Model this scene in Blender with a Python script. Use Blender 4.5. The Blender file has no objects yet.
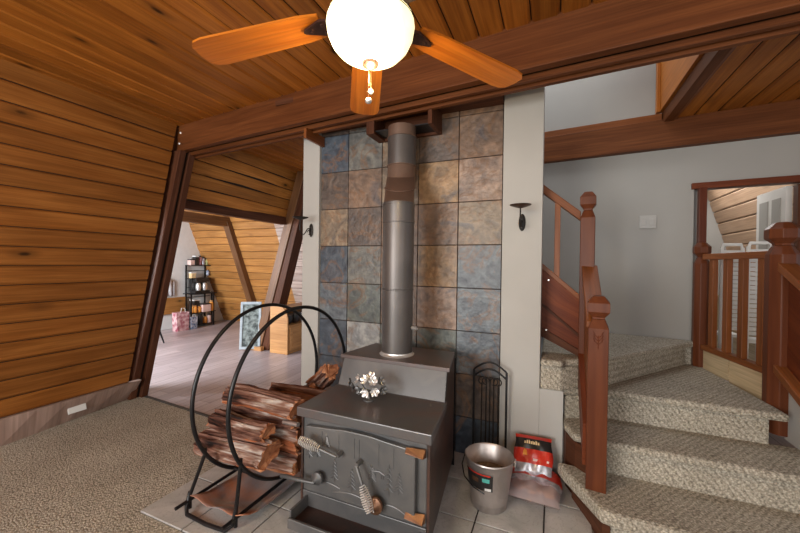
import bpy, bmesh, math, random
from mathutils import Vector, Matrix
random.seed(7)
S = bpy.context.scene
COL = S.collection
PI = math.pi

# ------------------------------------------------------------------ materials
def newmat(name, rough=.5, metal=0., spec=.5):
    m = bpy.data.materials.new(name); m.use_nodes = True
    nt = m.node_tree; b = nt.nodes['Principled BSDF']
    b.inputs['Roughness'].default_value = rough
    b.inputs['Metallic'].default_value = metal
    b.inputs['Specular IOR Level'].default_value = spec
    return m, nt, b

def N(nt, t, **kw):
    n = nt.nodes.new(t)
    for k, v in kw.items():
        if k in n.inputs: n.inputs[k].default_value = v
        else: setattr(n, k, v)
    return n

def ramp(nt, stops):
    n = nt.nodes.new('ShaderNodeValToRGB'); e = n.color_ramp.elements
    while len(e) < len(stops): e.new(.5)
    for i, (p, c) in enumerate(stops):
        e[i].position = p; e[i].color = (c[0], c[1], c[2], 1)
    return n

def mixc(nt, f, a, b, typ='MIX'):
    n = nt.nodes.new('ShaderNodeMix'); n.data_type = 'RGBA'; n.blend_type = typ
    for idx, v in ((0, f), (6, a), (7, b)):
        if hasattr(v, 'is_output'): nt.links.new(v, n.inputs[idx])
        elif idx == 0: n.inputs[0].default_value = v
        else: n.inputs[idx].default_value = (v[0], v[1], v[2], 1)
    return n.outputs[2]

def mapping(nt, src, scale):
    mp = nt.nodes.new('ShaderNodeMapping'); mp.inputs['Scale'].default_value = scale
    nt.links.new(src, mp.inputs['Vector']); return mp.outputs[0]

def wood(name, c1, c2, rough=.45, knots=0., streak=26., var=.25, bump=.12, spec=.4):
    """UV u runs along the grain (metres), v across; attribute rnd is a random number for each board"""
    m, nt, b = newmat(name, rough, 0, spec)
    uv = nt.nodes.new('ShaderNodeUVMap'); uv.uv_map = 'UVMap'
    at = nt.nodes.new('ShaderNodeAttribute'); at.attribute_name = 'rnd'
    off = nt.nodes.new('ShaderNodeVectorMath'); off.operation = 'ADD'
    nt.links.new(uv.outputs[0], off.inputs[0])
    mu = nt.nodes.new('ShaderNodeVectorMath'); mu.operation = 'SCALE'; mu.inputs[0].default_value = (17.3, 9.1, 31.7)
    nt.links.new(at.outputs['Fac'], mu.inputs['Scale']); nt.links.new(mu.outputs[0], off.inputs[1])
    v = off.outputs[0]
    n1 = N(nt, 'ShaderNodeTexNoise', Scale=1., Detail=5., Distortion=.6); nt.links.new(mapping(nt, v, (1.6, streak, 1)), n1.inputs['Vector'])
    n2 = N(nt, 'ShaderNodeTexNoise', Scale=1., Detail=3.); nt.links.new(mapping(nt, v, (3., streak*4, 1)), n2.inputs['Vector'])
    n3 = N(nt, 'ShaderNodeTexNoise', Scale=1., Detail=2.); nt.links.new(mapping(nt, v, (1.3, 3., 1)), n3.inputs['Vector'])
    r1 = ramp(nt, [(.3, c1), (.7, c2)]); nt.links.new(n1.outputs[0], r1.inputs[0])
    dk = tuple(x*.55 for x in c1)
    r2 = ramp(nt, [(.35, (0, 0, 0)), (.62, (1, 1, 1))]); nt.links.new(n2.outputs[0], r2.inputs[0])
    col = mixc(nt, .22, r1.outputs[0], r2.outputs[0], 'MULTIPLY')
    r3 = ramp(nt, [(.3, (.72, .66, .6)), (.7, (1.2, 1.2, 1.2))]); nt.links.new(n3.outputs[0], r3.inputs[0])
    col = mixc(nt, .7, col, r3.outputs[0], 'MULTIPLY')
    rb = ramp(nt, [(0, (1-var,)*3), (1, (1+var, 1+var*.9, 1+var*.7))]); nt.links.new(at.outputs['Fac'], rb.inputs[0])
    col = mixc(nt, 1., col, rb.outputs[0], 'MULTIPLY')
    if knots:
        vo = N(nt, 'ShaderNodeTexVoronoi', Scale=1.); nt.links.new(mapping(nt, v, (2.1, 5.2, 1)), vo.inputs['Vector'])
        rk = ramp(nt, [(.06, (1, 1, 1)), (.1, (.4, .4, .4)), (.24, (0, 0, 0))]); nt.links.new(vo.outputs['Distance'], rk.inputs[0])
        sel = nt.nodes.new('ShaderNodeMath'); sel.operation = 'GREATER_THAN'; sel.inputs[1].default_value = 1-knots
        sx = nt.nodes.new('ShaderNodeSeparateColor'); nt.links.new(vo.outputs['Color'], sx.inputs[0]); nt.links.new(sx.outputs[0], sel.inputs[0])
        kk = nt.nodes.new('ShaderNodeMath'); kk.operation = 'MULTIPLY'; nt.links.new(rk.outputs[0], kk.inputs[0]); nt.links.new(sel.outputs[0], kk.inputs[1])
        col = mixc(nt, kk.outputs[0], col, tuple(x*.16 for x in c1))
    nt.links.new(col, b.inputs['Base Color'])
    if bump:
        bp = N(nt, 'ShaderNodeBump', Strength=bump, Distance=.004); nt.links.new(n2.outputs[0], bp.inputs['Height']); nt.links.new(bp.outputs[0], b.inputs['Normal'])
    return m

def plain(name, c, rough=.5, metal=0., noise=.12, scale=12., bump=0., c2=None, spec=.5):
    m, nt, b = newmat(name, rough, metal, spec)
    tc = nt.nodes.new('ShaderNodeTexCoord')
    n = N(nt, 'ShaderNodeTexNoise', Scale=scale, Detail=5.); nt.links.new(tc.outputs['Object'], n.inputs['Vector'])
    c2 = c2 or tuple(min(1, x*(1+noise)) for x in c); c1 = tuple(x*(1-noise) for x in c)
    r = ramp(nt, [(.35, c1), (.65, c2)]); nt.links.new(n.outputs[0], r.inputs[0]); nt.links.new(r.outputs[0], b.inputs['Base Color'])
    if bump:
        bp = N(nt, 'ShaderNodeBump', Strength=bump, Distance=.003); nt.links.new(n.outputs[0], bp.inputs['Height']); nt.links.new(bp.outputs[0], b.inputs['Normal'])
    return m

def carpet_mat():
    m, nt, b = newmat('berber_carpet', .95, 0, .1)
    tc = nt.nodes.new('ShaderNodeTexCoord')
    v = tc.outputs['Object']
    mp = nt.nodes.new('ShaderNodeMapping'); mp.inputs['Rotation'].default_value = (.5, .3, .785); nt.links.new(v, mp.inputs[0])
    vo = N(nt, 'ShaderNodeTexVoronoi', Scale=105.); nt.links.new(mp.outputs[0], vo.inputs['Vector'])
    wv = N(nt, 'ShaderNodeTexWave', Scale=14., Distortion=3.5, Detail=2.); wv.inputs['Detail Scale'].default_value = 3.; nt.links.new(mp.outputs[0], wv.inputs['Vector'])
    n = N(nt, 'ShaderNodeTexNoise', Scale=3., Detail=3.); nt.links.new(v, n.inputs['Vector'])
    sp = N(nt, 'ShaderNodeTexNoise', Scale=110., Detail=2.); nt.links.new(v, sp.inputs['Vector'])
    r = ramp(nt, [(.0, (.61, .575, .495)), (.5, (.44, .41, .35)), (1., (.20, .185, .152))]); nt.links.new(vo.outputs['Distance'], r.inputs[0])
    rs = ramp(nt, [(.35, (.62, .6, .57)), (.65, (1.2, 1.18, 1.15))]); nt.links.new(sp.outputs[0], rs.inputs[0])
    c = mixc(nt, .7, r.outputs[0], rs.outputs[0], 'MULTIPLY')
    rw = ramp(nt, [(.2, (.72, .7, .67)), (.8, (1.15, 1.15, 1.15))]); nt.links.new(wv.outputs[0], rw.inputs[0])
    c = mixc(nt, .55, c, rw.outputs[0], 'MULTIPLY')
    rn = ramp(nt, [(.3, (.88, .87, .85)), (.7, (1.1, 1.1, 1.1))]); nt.links.new(n.outputs[0], rn.inputs[0])
    c = mixc(nt, 1., c, rn.outputs[0], 'MULTIPLY')
    nt.links.new(c, b.inputs['Base Color'])
    bp = N(nt, 'ShaderNodeBump', Strength=.7, Distance=.006); bp.invert = True
    nt.links.new(vo.outputs['Distance'], bp.inputs['Height']); nt.links.new(bp.outputs[0], b.inputs['Normal'])
    return m

def vinyl_mat():
    m, nt, b = newmat('grey_vinyl_plank', .33, 0, .5)
    tc = nt.nodes.new('ShaderNodeTexCoord')
    mp = nt.nodes.new('ShaderNodeMapping'); mp.inputs['Rotation'].default_value = (0, 0, PI/2); nt.links.new(tc.outputs['Object'], mp.inputs[0])
    br = N(nt, 'ShaderNodeTexBrick', Scale=1.)
    br.inputs['Color1'].default_value = (.37, .325, .345, 1); br.inputs['Color2'].default_value = (.49, .44, .46, 1)
    br.inputs['Mortar'].default_value = (.13, .11, .11, 1); br.inputs['Mortar Size'].default_value = .0025
    br.inputs['Brick Width'].default_value = 1.2; br.inputs['Row Height'].default_value = .15
    nt.links.new(mp.outputs[0], br.inputs['Vector'])
    n = N(nt, 'ShaderNodeTexNoise', Scale=1., Detail=5.); nt.links.new(mapping(nt, tc.outputs['Object'], (38, 2.2, 1)), n.inputs['Vector'])
    r = ramp(nt, [(.3, (.72, .66, .64)), (.7, (1.15, 1.12, 1.12))]); nt.links.new(n.outputs[0], r.inputs[0])
    nt.links.new(mixc(nt, .8, br.outputs[0], r.outputs[0], 'MULTIPLY'), b.inputs['Base Color'])
    return m

def slate_mat():
    """attribute tint: the colour of the single tile"""
    m, nt, b = newmat('slate_tile', .42, 0, .5)
    at = nt.nodes.new('ShaderNodeAttribute'); at.attribute_name = 'tint'
    tc = nt.nodes.new('ShaderNodeTexCoord'); v = tc.outputs['Object']
    n1 = N(nt, 'ShaderNodeTexNoise', Scale=6., Detail=6., Distortion=1.6); nt.links.new(v, n1.inputs['Vector'])
    n2 = N(nt, 'ShaderNodeTexNoise', Scale=3.1, Detail=5., Distortion=2.5); nt.links.new(v, n2.inputs['Vector'])
    n3 = N(nt, 'ShaderNodeTexNoise', Scale=28., Detail=6.); nt.links.new(v, n3.inputs['Vector'])
    r1 = ramp(nt, [(.34, (.62, .62, .66)), (.5, (1, 1, 1)), (.66, (1.4, 1.36, 1.3))]); nt.links.new(n1.outputs[0], r1.inputs[0])
    c = mixc(nt, 1., at.outputs['Color'], r1.outputs[0], 'MULTIPLY')
    r2 = ramp(nt, [(.52, (0, 0, 0)), (.6, (.6, .6, .6)), (.63, (.1, .1, .1))]); nt.links.new(n2.outputs[0], r2.inputs[0])
    c = mixc(nt, r2.outputs[0], c, (.20, .10, .045))
    r4 = ramp(nt, [(.30, (.55, .55, .55)), (.4, (0, 0, 0))]); nt.links.new(n2.outputs[0], r4.inputs[0])
    c = mixc(nt, r4.outputs[0], c, (.06, .065, .085))
    r3 = ramp(nt, [(.35, (.8, .8, .8)), (.65, (1.15, 1.15, 1.15))]); nt.links.new(n3.outputs[0], r3.inputs[0])
    c = mixc(nt, 1., c, r3.outputs[0], 'MULTIPLY')
    nt.links.new(c, b.inputs['Base Color'])
    ad = nt.nodes.new('ShaderNodeMath'); ad.operation = 'ADD'; nt.links.new(n1.outputs[0], ad.inputs[0]); nt.links.new(n3.outputs[0], ad.inputs[1])
    bp = N(nt, 'ShaderNodeBump', Strength=.5, Distance=.008); nt.links.new(ad.outputs[0], bp.inputs['Height']); nt.links.new(bp.outputs[0], b.inputs['Normal'])
    return m

def hearth_mat():
    m, nt, b = newmat('grey_floor_tile', .4, 0, .5)
    tc = nt.nodes.new('ShaderNodeTexCoord'); v = tc.outputs['Object']
    n1 = N(nt, 'ShaderNodeTexNoise', Scale=4., Detail=6., Distortion=1.2); nt.links.new(v, n1.inputs['Vector'])
    r1 = ramp(nt, [(.3, (.34, .34, .33)), (.5, (.46, .455, .44)), (.7, (.58, .57, .55))]); nt.links.new(n1.outputs[0], r1.inputs[0])
    n2 = N(nt, 'ShaderNodeTexNoise', Scale=9., Detail=4., Distortion=3.); nt.links.new(v, n2.inputs['Vector'])
    r2 = ramp(nt, [(.49, (0, 0, 0)), (.5, (.5, .5, .5)), (.515, (0, 0, 0))]); nt.links.new(n2.outputs[0], r2.inputs[0])
    nt.links.new(mixc(nt, r2.outputs[0], r1.outputs[0], (.14, .13, .12)), b.inputs['Base Color'])
    return m

def iron_mat(name, c, c2, rough=.45, metal=.6, scale=5., bump=.2):
    m, nt, b = newmat(name, rough, metal, .5)
    tc = nt.nodes.new('ShaderNodeTexCoord'); v = tc.outputs['Object']
    n = N(nt, 'ShaderNodeTexNoise', Scale=scale, Detail=5., Distortion=.8); nt.links.new(v, n.inputs['Vector'])
    r = ramp(nt, [(.42, c), (.72, c2)]); nt.links.new(n.outputs[0], r.inputs[0]); nt.links.new(r.outputs[0], b.inputs['Base Color'])
    n2 = N(nt, 'ShaderNodeTexNoise', Scale=90., Detail=3.); nt.links.new(v, n2.inputs['Vector'])
    bp = N(nt, 'ShaderNodeBump', Strength=bump, Distance=.002); nt.links.new(n2.outputs[0], bp.inputs['Height']); nt.links.new(bp.outputs[0], b.inputs['Normal'])
    return m

def bark_mat(name, stops, stretch=(3., 34., 34.)):
    m, nt, b = newmat(name, .85, 0, .25)
    tc = nt.nodes.new('ShaderNodeTexCoord'); v = tc.outputs['Object']
    n = N(nt, 'ShaderNodeTexNoise', Scale=1., Detail=6., Distortion=.7); nt.links.new(mapping(nt, v, stretch), n.inputs['Vector'])
    n2 = N(nt, 'ShaderNodeTexNoise', Scale=5., Detail=3.); nt.links.new(v, n2.inputs['Vector'])
    ad = nt.nodes.new('ShaderNodeMath'); ad.operation = 'MULTIPLY_ADD'; ad.inputs[1].default_value = .75; nt.links.new(n.outputs[0], ad.inputs[0])
    m2 = nt.nodes.new('ShaderNodeMath'); m2.operation = 'MULTIPLY'; m2.inputs[1].default_value = .25; nt.links.new(n2.outputs[0], m2.inputs[0]); nt.links.new(m2.outputs[0], ad.inputs[2])
    r = ramp(nt, stops); nt.links.new(ad.outputs[0], r.inputs[0]); nt.links.new(r.outputs[0], b.inputs['Base Color'])
    bp = N(nt, 'ShaderNodeBump', Strength=.8, Distance=.012); nt.links.new(n.outputs[0], bp.inputs['Height']); nt.links.new(bp.outputs[0], b.inputs['Normal'])
    return m

def emit(name, c, s):
    m, nt, b = newmat(name, .5)
    b.inputs['Base Color'].default_value = (*c, 1); b.inputs['Emission Color'].default_value = (*c, 1); b.inputs['Emission Strength'].default_value = s
    return m

M = {}
M['ceil'] = wood('ceiling_pine', (.27, .082, .010), (.41, .145, .022), .45, spec=.25, knots=.5, var=.22)
M['wallwood'] = wood('wall_pine', (.245, .082, .014), (.36, .138, .030), .5, spec=.2, knots=.5, var=.18)
M['palewood'] = wood('pale_pine', (.36, .23, .15), (.48, .33, .22), .5, knots=.5, var=.12)
M['beam'] = wood('stained_beam', (.105, .033, .011), (.17, .058, .019), .5, var=.1, spec=.15)
M['beamdark'] = wood('dark_stained_beam', (.075, .028, .015), (.12, .046, .024), .5, var=.1, spec=.12)
M['newel'] = wood('redwood_stain', (.12, .026, .009), (.18, .044, .014), .45, var=.08, streak=20, spec=.18)
M['railwood'] = wood('oak_rail', (.17, .052, .013), (.25, .08, .022), .4, var=.1, spec=.3)
M['orange'] = wood('orange_board', (.42, .13, .018), (.52, .18, .028), .4, var=.1)
M['blade'] = wood('fan_blade_wood', (.46, .12, .008), (.60, .19, .018), .3, var=.05)
M['cab'] = wood('cabinet_oak', (.45, .22, .08), (.58, .31, .12), .45, var=.1)
M['groove'] = plain('dark_backing', (.016, .008, .004), .9)
M['basewood'] = wood('grey_pink_board', (.33, .225, .185), (.46, .33, .28), .5, var=.08, streak=16)
M['carpet'] = carpet_mat(); M['vinyl'] = vinyl_mat(); M['slate'] = slate_mat(); M['hearth'] = hearth_mat()
M['grout'] = plain('dark_grout', (.035, .03, .027), .9)
M['slategrout'] = plain('brown_grout', (.05, .032, .025), .9)
M['gray'] = plain('grey_paint', (.345, .335, .315), .75, noise=.03, scale=2.)
M['pil'] = plain('off_white_paint', (.44, .43, .405), .75, noise=.03, scale=3.)
M['white'] = plain('white_paint', (.68, .67, .65), .6, noise=.03)
M['stove'] = iron_mat('stove_iron', (.115, .118, .122), (.165, .16, .158), .42, .5)
M['stovetop'] = iron_mat('stove_top_iron', (.13, .13, .135), (.19, .115, .10), .36, .55, 3.2)
M['stoveside'] = iron_mat('stove_side_iron', (.07, .048, .042), (.16, .075, .055), .36, .5, 3.)  # rust tone, with the reddish reflection on the sides put into the colour
M['tray'] = iron_mat('scorched_tray', (.04, .026, .022), (.12, .045, .028), .3, .6, 4.)
M['pipe'] = iron_mat('pipe_steel', (.105, .098, .096), (.145, .13, .125), .42, .55, 3., .08)
M['pipehot'] = iron_mat('heat_browned_steel', (.16, .095, .068), (.19, .13, .10), .5, .4, 3., .08)
M['black'] = iron_mat('black_tube', (.010, .010, .012), (.016, .016, .018), .35, .3, 20., .1)
M['iron'] = iron_mat('wrought_iron', (.014, .012, .011), (.03, .022, .018), .5, .5, 20.)
M['bronze'] = iron_mat('brown_bronze', (.05, .022, .012), (.09, .04, .02), .4, .6, 20.)
M['chrome'] = plain('bright_steel', (.78, .77, .76), .34, .75, .05)
M['brass'] = iron_mat('aged_copper', (.17, .085, .05), (.27, .14, .08), .4, .7, 20.)
M['galv'] = iron_mat('galvanised_steel', (.47, .42, .40), (.62, .57, .55), .36, .8, 9., .1)
M['copper'] = iron_mat('copper_sheet', (.30, .28, .30), (.50, .20, .10), .4, .25, 5., .5)
M['bark'] = bark_mat('log_bark', [(.36, (.012, .006, .005)), (.45, (.10, .040, .027)), (.54, (.22, .115, .082)), (.64, (.46, .40, .36))])
M['split'] = bark_mat('split_wood', [(.36, (.07, .018, .008)), (.5, (.29, .09, .035)), (.64, (.45, .23, .13))])
M['end'] = bark_mat('log_end', [(.3, (.18, .06, .03)), (.55, (.42, .18, .09)), (.7, (.55, .30, .17))], (30, 30, 30))
M['outlet'] = plain('white_plastic', (.72, .72, .70), .35, noise=.02)
M['switch'] = plain('pale_grey_plastic', (.40, .39, .37), .4, noise=.02)
M['slot'] = plain('dark_slot', (.05, .05, .05), .6)
M['ash'] = plain('brown_ash', (.16, .11, .07), .95, noise=.35, scale=60., bump=.6)
M['lampmetal'] = iron_mat('fan_bronze', (.07, .035, .03), (.12, .065, .05), .35, .7, 20.)
M['red'] = plain('red_plastic', (.55, .035, .02), .3)
M['blackp'] = plain('black_plastic', (.02, .018, .018), .35)
M['silver'] = plain('silver_foil', (.5, .5, .55), .25, .4, .3, 30.)
M['teal'] = plain('teal_print', (.08, .38, .33), .4)
M['cream'] = plain('cream_print', (.75, .55, .3), .4)
M['pink'] = plain('pink_paper', (.62, .10, .18), .5, noise=.5, scale=14., c2=(.75, .55, .55))
M['blue'] = plain('blue_paper', (.10, .20, .42), .5, noise=.5, scale=25., c2=(.6, .6, .65))
M['amber'] = plain('amber_jar', (.75, .30, .05), .3)
M['pinkjar'] = plain('pale_pink_box', (.70, .50, .45), .5)
M['greenjar'] = plain('olive_box', (.42, .42, .18), .5)
M['picframe'] = plain('pale_frame', (.36, .42, .46), .5)
M['picart'] = plain('grey_green_print', (.12, .16, .16), .5, noise=.8, scale=18., c2=(.26, .31, .30))
M['fabricwhite'] = plain('white_cloth', (.62, .61, .62), .9, noise=.08)
M['paleply'] = wood('pale_plywood', (.48, .36, .21), (.60, .47, .30), .6, var=.08)
M['postmid'] = wood('brown_post', (.12, .052, .02), (.19, .088, .035), .5, var=.05)
M['upperwood'] = wood('brightened_pine', (.40, .15, .026), (.58, .245, .055), .45, knots=.5, var=.2, spec=.2)  # brighter copy of the ceiling pine, colour making up for missing light
M['daylitwood'] = wood('daylit_pine', (.36, .27, .24), (.52, .43, .39), .6, knots=.5, var=.12)  # pine coloured paler to carry the daylight falling on it
M['wingwood'] = wood('honey_pine', (.35, .150, .036), (.49, .235, .068), .5, knots=.5, var=.15)
M['plastic'] = None
m, nt, b = newmat('clear_plastic_wrap', .12, 0, .6)
b.inputs['Base Color'].default_value = (.62, .50, .50, 1); b.inputs['Alpha'].default_value = .45
M['plastic'] = m
m, nt, b = newmat('lit_glass_bowl', .35)
tc = nt.nodes.new('ShaderNodeTexCoord'); n = N(nt, 'ShaderNodeTexNoise', Scale=9., Detail=4., Distortion=1.); nt.links.new(tc.outputs['Object'], n.inputs['Vector'])
r = ramp(nt, [(.35, (1., .80, .38)), (.62, (1., .90, .55))]); nt.links.new(n.outputs[0], r.inputs[0])
nt.links.new(r.outputs[0], b.inputs['Base Color']); nt.links.new(r.outputs[0], b.inputs['Emission Color']); pos = nt.nodes.new('ShaderNodeVectorMath'); pos.operation = 'DISTANCE'; nt.links.new(tc.outputs['Object'], pos.inputs[0]); pos.inputs[1].default_value = (-.545, .955, 2.06)
rr_ = ramp(nt, [(.05, (1, 1, 1)), (.10, (.2, .2, .2)), (.125, (.022, .022, .022)), (.19, (.0085, .0085, .0085))]); nt.links.new(pos.outputs['Value'], rr_.inputs[0])
ms = nt.nodes.new('ShaderNodeMath'); ms.operation = 'MULTIPLY'; ms.inputs[1].default_value = 75.; nt.links.new(rr_.outputs[0], ms.inputs[0]); nt.links.new(ms.outputs[0], b.inputs['Emission Strength'])
M['glass'] = m

# ------------------------------------------------------------------ mesh builder
SIZE = None
class MB:
    def __init__(s): s.v = []; s.f = []; s.uv = []; s.r = []; s.mi = []; s.sm = []; s.tint = []
    def face(s, pts, uvs=None, r=0., mi=0, sm=False, tint=(1, 1, 1)):
        i = len(s.v); s.v += [tuple(p) for p in pts]; n = len(pts)
        s.f.append(tuple(range(i, i+n)))
        if uvs is None:
            a = Vector(pts[0]); e = Vector(pts[1])-a; L = e.length or 1; e = e/L
            nn = e.cross(Vector(pts[-1])-a); q = nn.cross(e); q = q/(q.length or 1)
            uvs = [((Vector(p)-a).dot(e), (Vector(p)-a).dot(q)) for p in pts]
        s.uv.append(uvs); s.r.append(r); s.mi.append(mi); s.sm.append(sm); s.tint.append(tint)
    def hexa(s, P, r=None, mi=0, axis=None, tint=(1, 1, 1)):
        """P: 8 corners, index = x + 2y + 4z"""
        if r is None: r = random.random()
        P = [Vector(p) for p in P]
        L = [(P[1]-P[0]).length, (P[2]-P[0]).length, (P[4]-P[0]).length]
        a = L.index(max(L)) if axis is None else axis
        for (ids, nx) in (((0, 4, 6, 2), 0), ((1, 3, 7, 5), 0), ((0, 1, 5, 4), 1), ((2, 6, 7, 3), 1), ((0, 2, 3, 1), 2), ((4, 5, 7, 6), 2)):
            oth = [k for k in range(3) if k != nx]
            if a in oth: u, w = a, [k for k in oth if k != a][0]
            else: u, w = oth
            uvs = [(((i >> u) & 1)*L[u], ((i >> w) & 1)*L[w]+nx*.37) for i in ids]
            s.face([P[i] for i in ids], uvs, r, mi, False, tint)
    def box(s, c, d, R=None, r=None, mi=0, axis=None, tint=(1, 1, 1)):
        c = Vector(c); P = []
        for k in range(8):
            o = Vector(((k & 1)-.5, ((k >> 1) & 1)-.5, ((k >> 2) & 1)-.5)); o = Vector((o.x*d[0], o.y*d[1], o.z*d[2]))
            if R is not None: o = R @ o
            P.append(c+o)
        s.hexa(P, r, mi, axis, tint)
    def bb(s, x0, x1, y0, y1, z0, z1, **k): s.box(((x0+x1)/2, (y0+y1)/2, (z0+z1)/2), (x1-x0, y1-y0, z1-z0), **k)
    def prism(s, poly, z0, z1, r=None, mi=0):
        r = random.random() if r is None else r
        n = len(poly)
        ar = sum(poly[i][0]*poly[(i+1) % n][1]-poly[(i+1) % n][0]*poly[i][1] for i in range(n))
        if ar < 0: poly = poly[::-1]
        s.face([(x, y, z1) for x, y in poly], [(x, y) for x, y in poly], r, mi)
        s.face([(x, y, z0) for x, y in poly[::-1]], [(x, y) for x, y in poly[::-1]], r, mi)
        for i in range(n):
            a, b = poly[i], poly[(i+1) % n]; L = math.dist(a, b)
            s.face([(a[0], a[1], z0), (b[0], b[1], z0), (b[0], b[1], z1), (a[0], a[1], z1)], [(0, z0), (L, z0), (L, z1), (0, z1)], r, mi)
    def loft(s, rings, r=None, mi=0, caps=True, sm=False, closed=False):
        r = random.random() if r is None else r
        n = len(rings[0]); m = len(rings)
        for j in range(m if closed else m-1):
            A, B = rings[j], rings[(j+1) % m]
            for i in range(n):
                k = (i+1) % n
                s.face([A[i], A[k], B[k], B[i]], [(j*.05, i*.05), (j*.05, i*.05+.05), (j*.05+.05, i*.05+.05), (j*.05+.05, i*.05)], r, mi, sm)
        if caps and not closed:
            s.face(list(rings[0])[::-1], None, r, mi); s.face(list(rings[-1]), None, r, mi)
    def tube(s, pts, rad, n=10, r=None, mi=0, closed=False):
        pts = [Vector(p) for p in pts]; m = len(pts); rings = []
        up = None
        for i, p in enumerate(pts):
            a = pts[(i-1) % m] if (closed or i > 0) else p; b_ = pts[(i+1) % m] if (closed or i < m-1) else p
            t = (b_-a).normalized()
            if up is None:
                up = Vector((0, 0, 1)) if abs(t.z) < .9 else Vector((1, 0, 0))
            x = t.cross(up).normalized(); up = x.cross(t).normalized()
            rr = rad[i] if isinstance(rad, (list, tuple)) else rad
            rings.append([p+(x*math.cos(q)+up*math.sin(q))*rr for q in [2*PI*k/n for k in range(n)]])
        s.loft(rings, r, mi, True, True, closed)
    def lathe(s, prof, c=(0, 0, 0), n=24, R=None, r=None, mi=0, sm=True, caps=True, sx=1, sy=1, ph=0.):
        c = Vector(c); rings = []
        for (rad, z) in prof:
            ring = []
            for k in range(n):
                q = 2*PI*k/n+ph; o = Vector((rad*math.cos(q)*sx, rad*math.sin(q)*sy, z))
                if R is not None: o = R @ o
                ring.append(c+o)
            rings.append(ring)
        s.loft(rings, r, mi, caps, sm)
    def build(s, name, mats, parent=None, bevel=0., loc=None, merge=True):
        if SIZE: s.v = [((x-.13*max(0, y-1.40)*min(1, max(0, (x+.80)/.35)))*SIZE, y*SIZE, z*SIZE-(SIZE-1)*1.36) for x, y, z in s.v]   # overall size of the stove group
        me = bpy.data.meshes.new(name)
        me.from_pydata(s.v, [], s.f)
        me.uv_layers.new(name='UVMap'); me.attributes.new('rnd', 'FLOAT', 'FACE'); me.attributes.new('tint', 'FLOAT_COLOR', 'CORNER')
        uvl = me.uv_layers['UVMap']; at = me.attributes['rnd']; ti = me.attributes['tint']
        li = 0
        for fi, p in enumerate(me.polygons):
            p.material_index = s.mi[fi]; p.use_smooth = s.sm[fi]
            at.data[fi].value = s.r[fi]
            for q in range(len(s.f[fi])):
                uvl.data[li].uv = s.uv[fi][q]; ti.data[li].color = (*s.tint[fi], 1); li += 1
        if not isinstance(mats, (list, tuple)): mats = [mats]
        for mt in mats: me.materials.append(mt)
        if merge:
            b = bmesh.new(); b.from_mesh(me); bmesh.ops.remove_doubles(b, verts=b.verts, dist=1e-5); bmesh.ops.recalc_face_normals(b, faces=b.faces) ; b.to_mesh(me); b.free()
        o = bpy.data.objects.new(name, me); COL.objects.link(o)
        if any(s.sm): me.set_sharp_from_angle(angle=.75)
        if loc: o.location = loc
        if parent is not None:
            o.parent = parent
            if parent.type == 'EMPTY' or True:
                o.matrix_parent_inverse = parent.matrix_basis.inverted() if not loc else Matrix()
        if bevel:
            md = o.modifiers.new('edge', 'BEVEL'); md.width = bevel; md.segments = 2; md.limit_method = 'ANGLE'; md.angle_limit = .6
        return o

def tag(o, label, cat, group=None):
    o['label'] = label; o['category'] = cat
    if group: o['group'] = group
    return o
def struct(o, label=None):
    o['kind'] = 'structure'
    if label: o['label'] = label
    return o
def thing(name, loc, label, cat, group=None):
    e = bpy.data.objects.new(name, None); e.empty_display_size = .1; e.location = loc; COL.objects.link(e)
    return tag(e, label, cat, group)
def lerp(a, b, t): return Vector(a).lerp(Vector(b), t)

def boards(P00, P10, P01, P11, width, nrm, thick=.018, gap=.006, jit=0.):
    """boards running from P0* to P1*, stacked from *0 to *1; nrm points into the room"""
    mb = MB(); H = (Vector(P01)-Vector(P00)).length; n = max(1, round(H/width)); nrm = Vector(nrm).normalized()
    g = gap/H/2
    for i in range(n):
        t0 = i/n+g; t1 = (i+1)/n-g
        a, b = lerp(P00, P01, t0), lerp(P10, P11, t0); c, d = lerp(P00, P01, t1), lerp(P10, P11, t1)
        ch = .012/H
        a2, b2 = lerp(P00, P01, t0+ch), lerp(P10, P11, t0+ch); c2, d2 = lerp(P00, P01, t1-ch), lerp(P10, P11, t1-ch)
        L = (b-a).length; w = (c-a).length; r = random.random()
        o = nrm*thick; oc = nrm*thick*.35
        q = [a+oc, b+oc, b2+o, a2+o]; mb.face(q, [(0, 0), (L, 0), (L, .012), (0, .012)], r)
        q = [a2+o, b2+o, d2+o, c2+o]; mb.face(q, [(0, .012), (L, .012), (L, w-.012), (0, w-.012)], r)
        q = [c2+o, d2+o, d+oc, c+oc]; mb.face(q, [(0, w-.012), (L, w-.012), (L, w), (0, w)], r)
        for (p, q_) in ((a, b), (d, c)): mb.face([p, q_, q_+oc, p+oc], None, r, 1)
    mb.face([P00, P10, P11, P01], None, 0, 1)
    # solid back
    k = -nrm*.04
    mb.face([Vector(P01)+k, Vector(P11)+k, Vector(P10)+k, Vector(P00)+k], None, 0, 1)
    for (p, q_) in ((P00, P10), (P10, P11), (P11, P01), (P01, P00)):
        p = Vector(p); q_ = Vector(q_); mb.face([p+k, q_+k, q_, p], None, 0, 1)
    return mb

def mb1(fn):
    m = MB(); fn(m); return m

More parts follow.
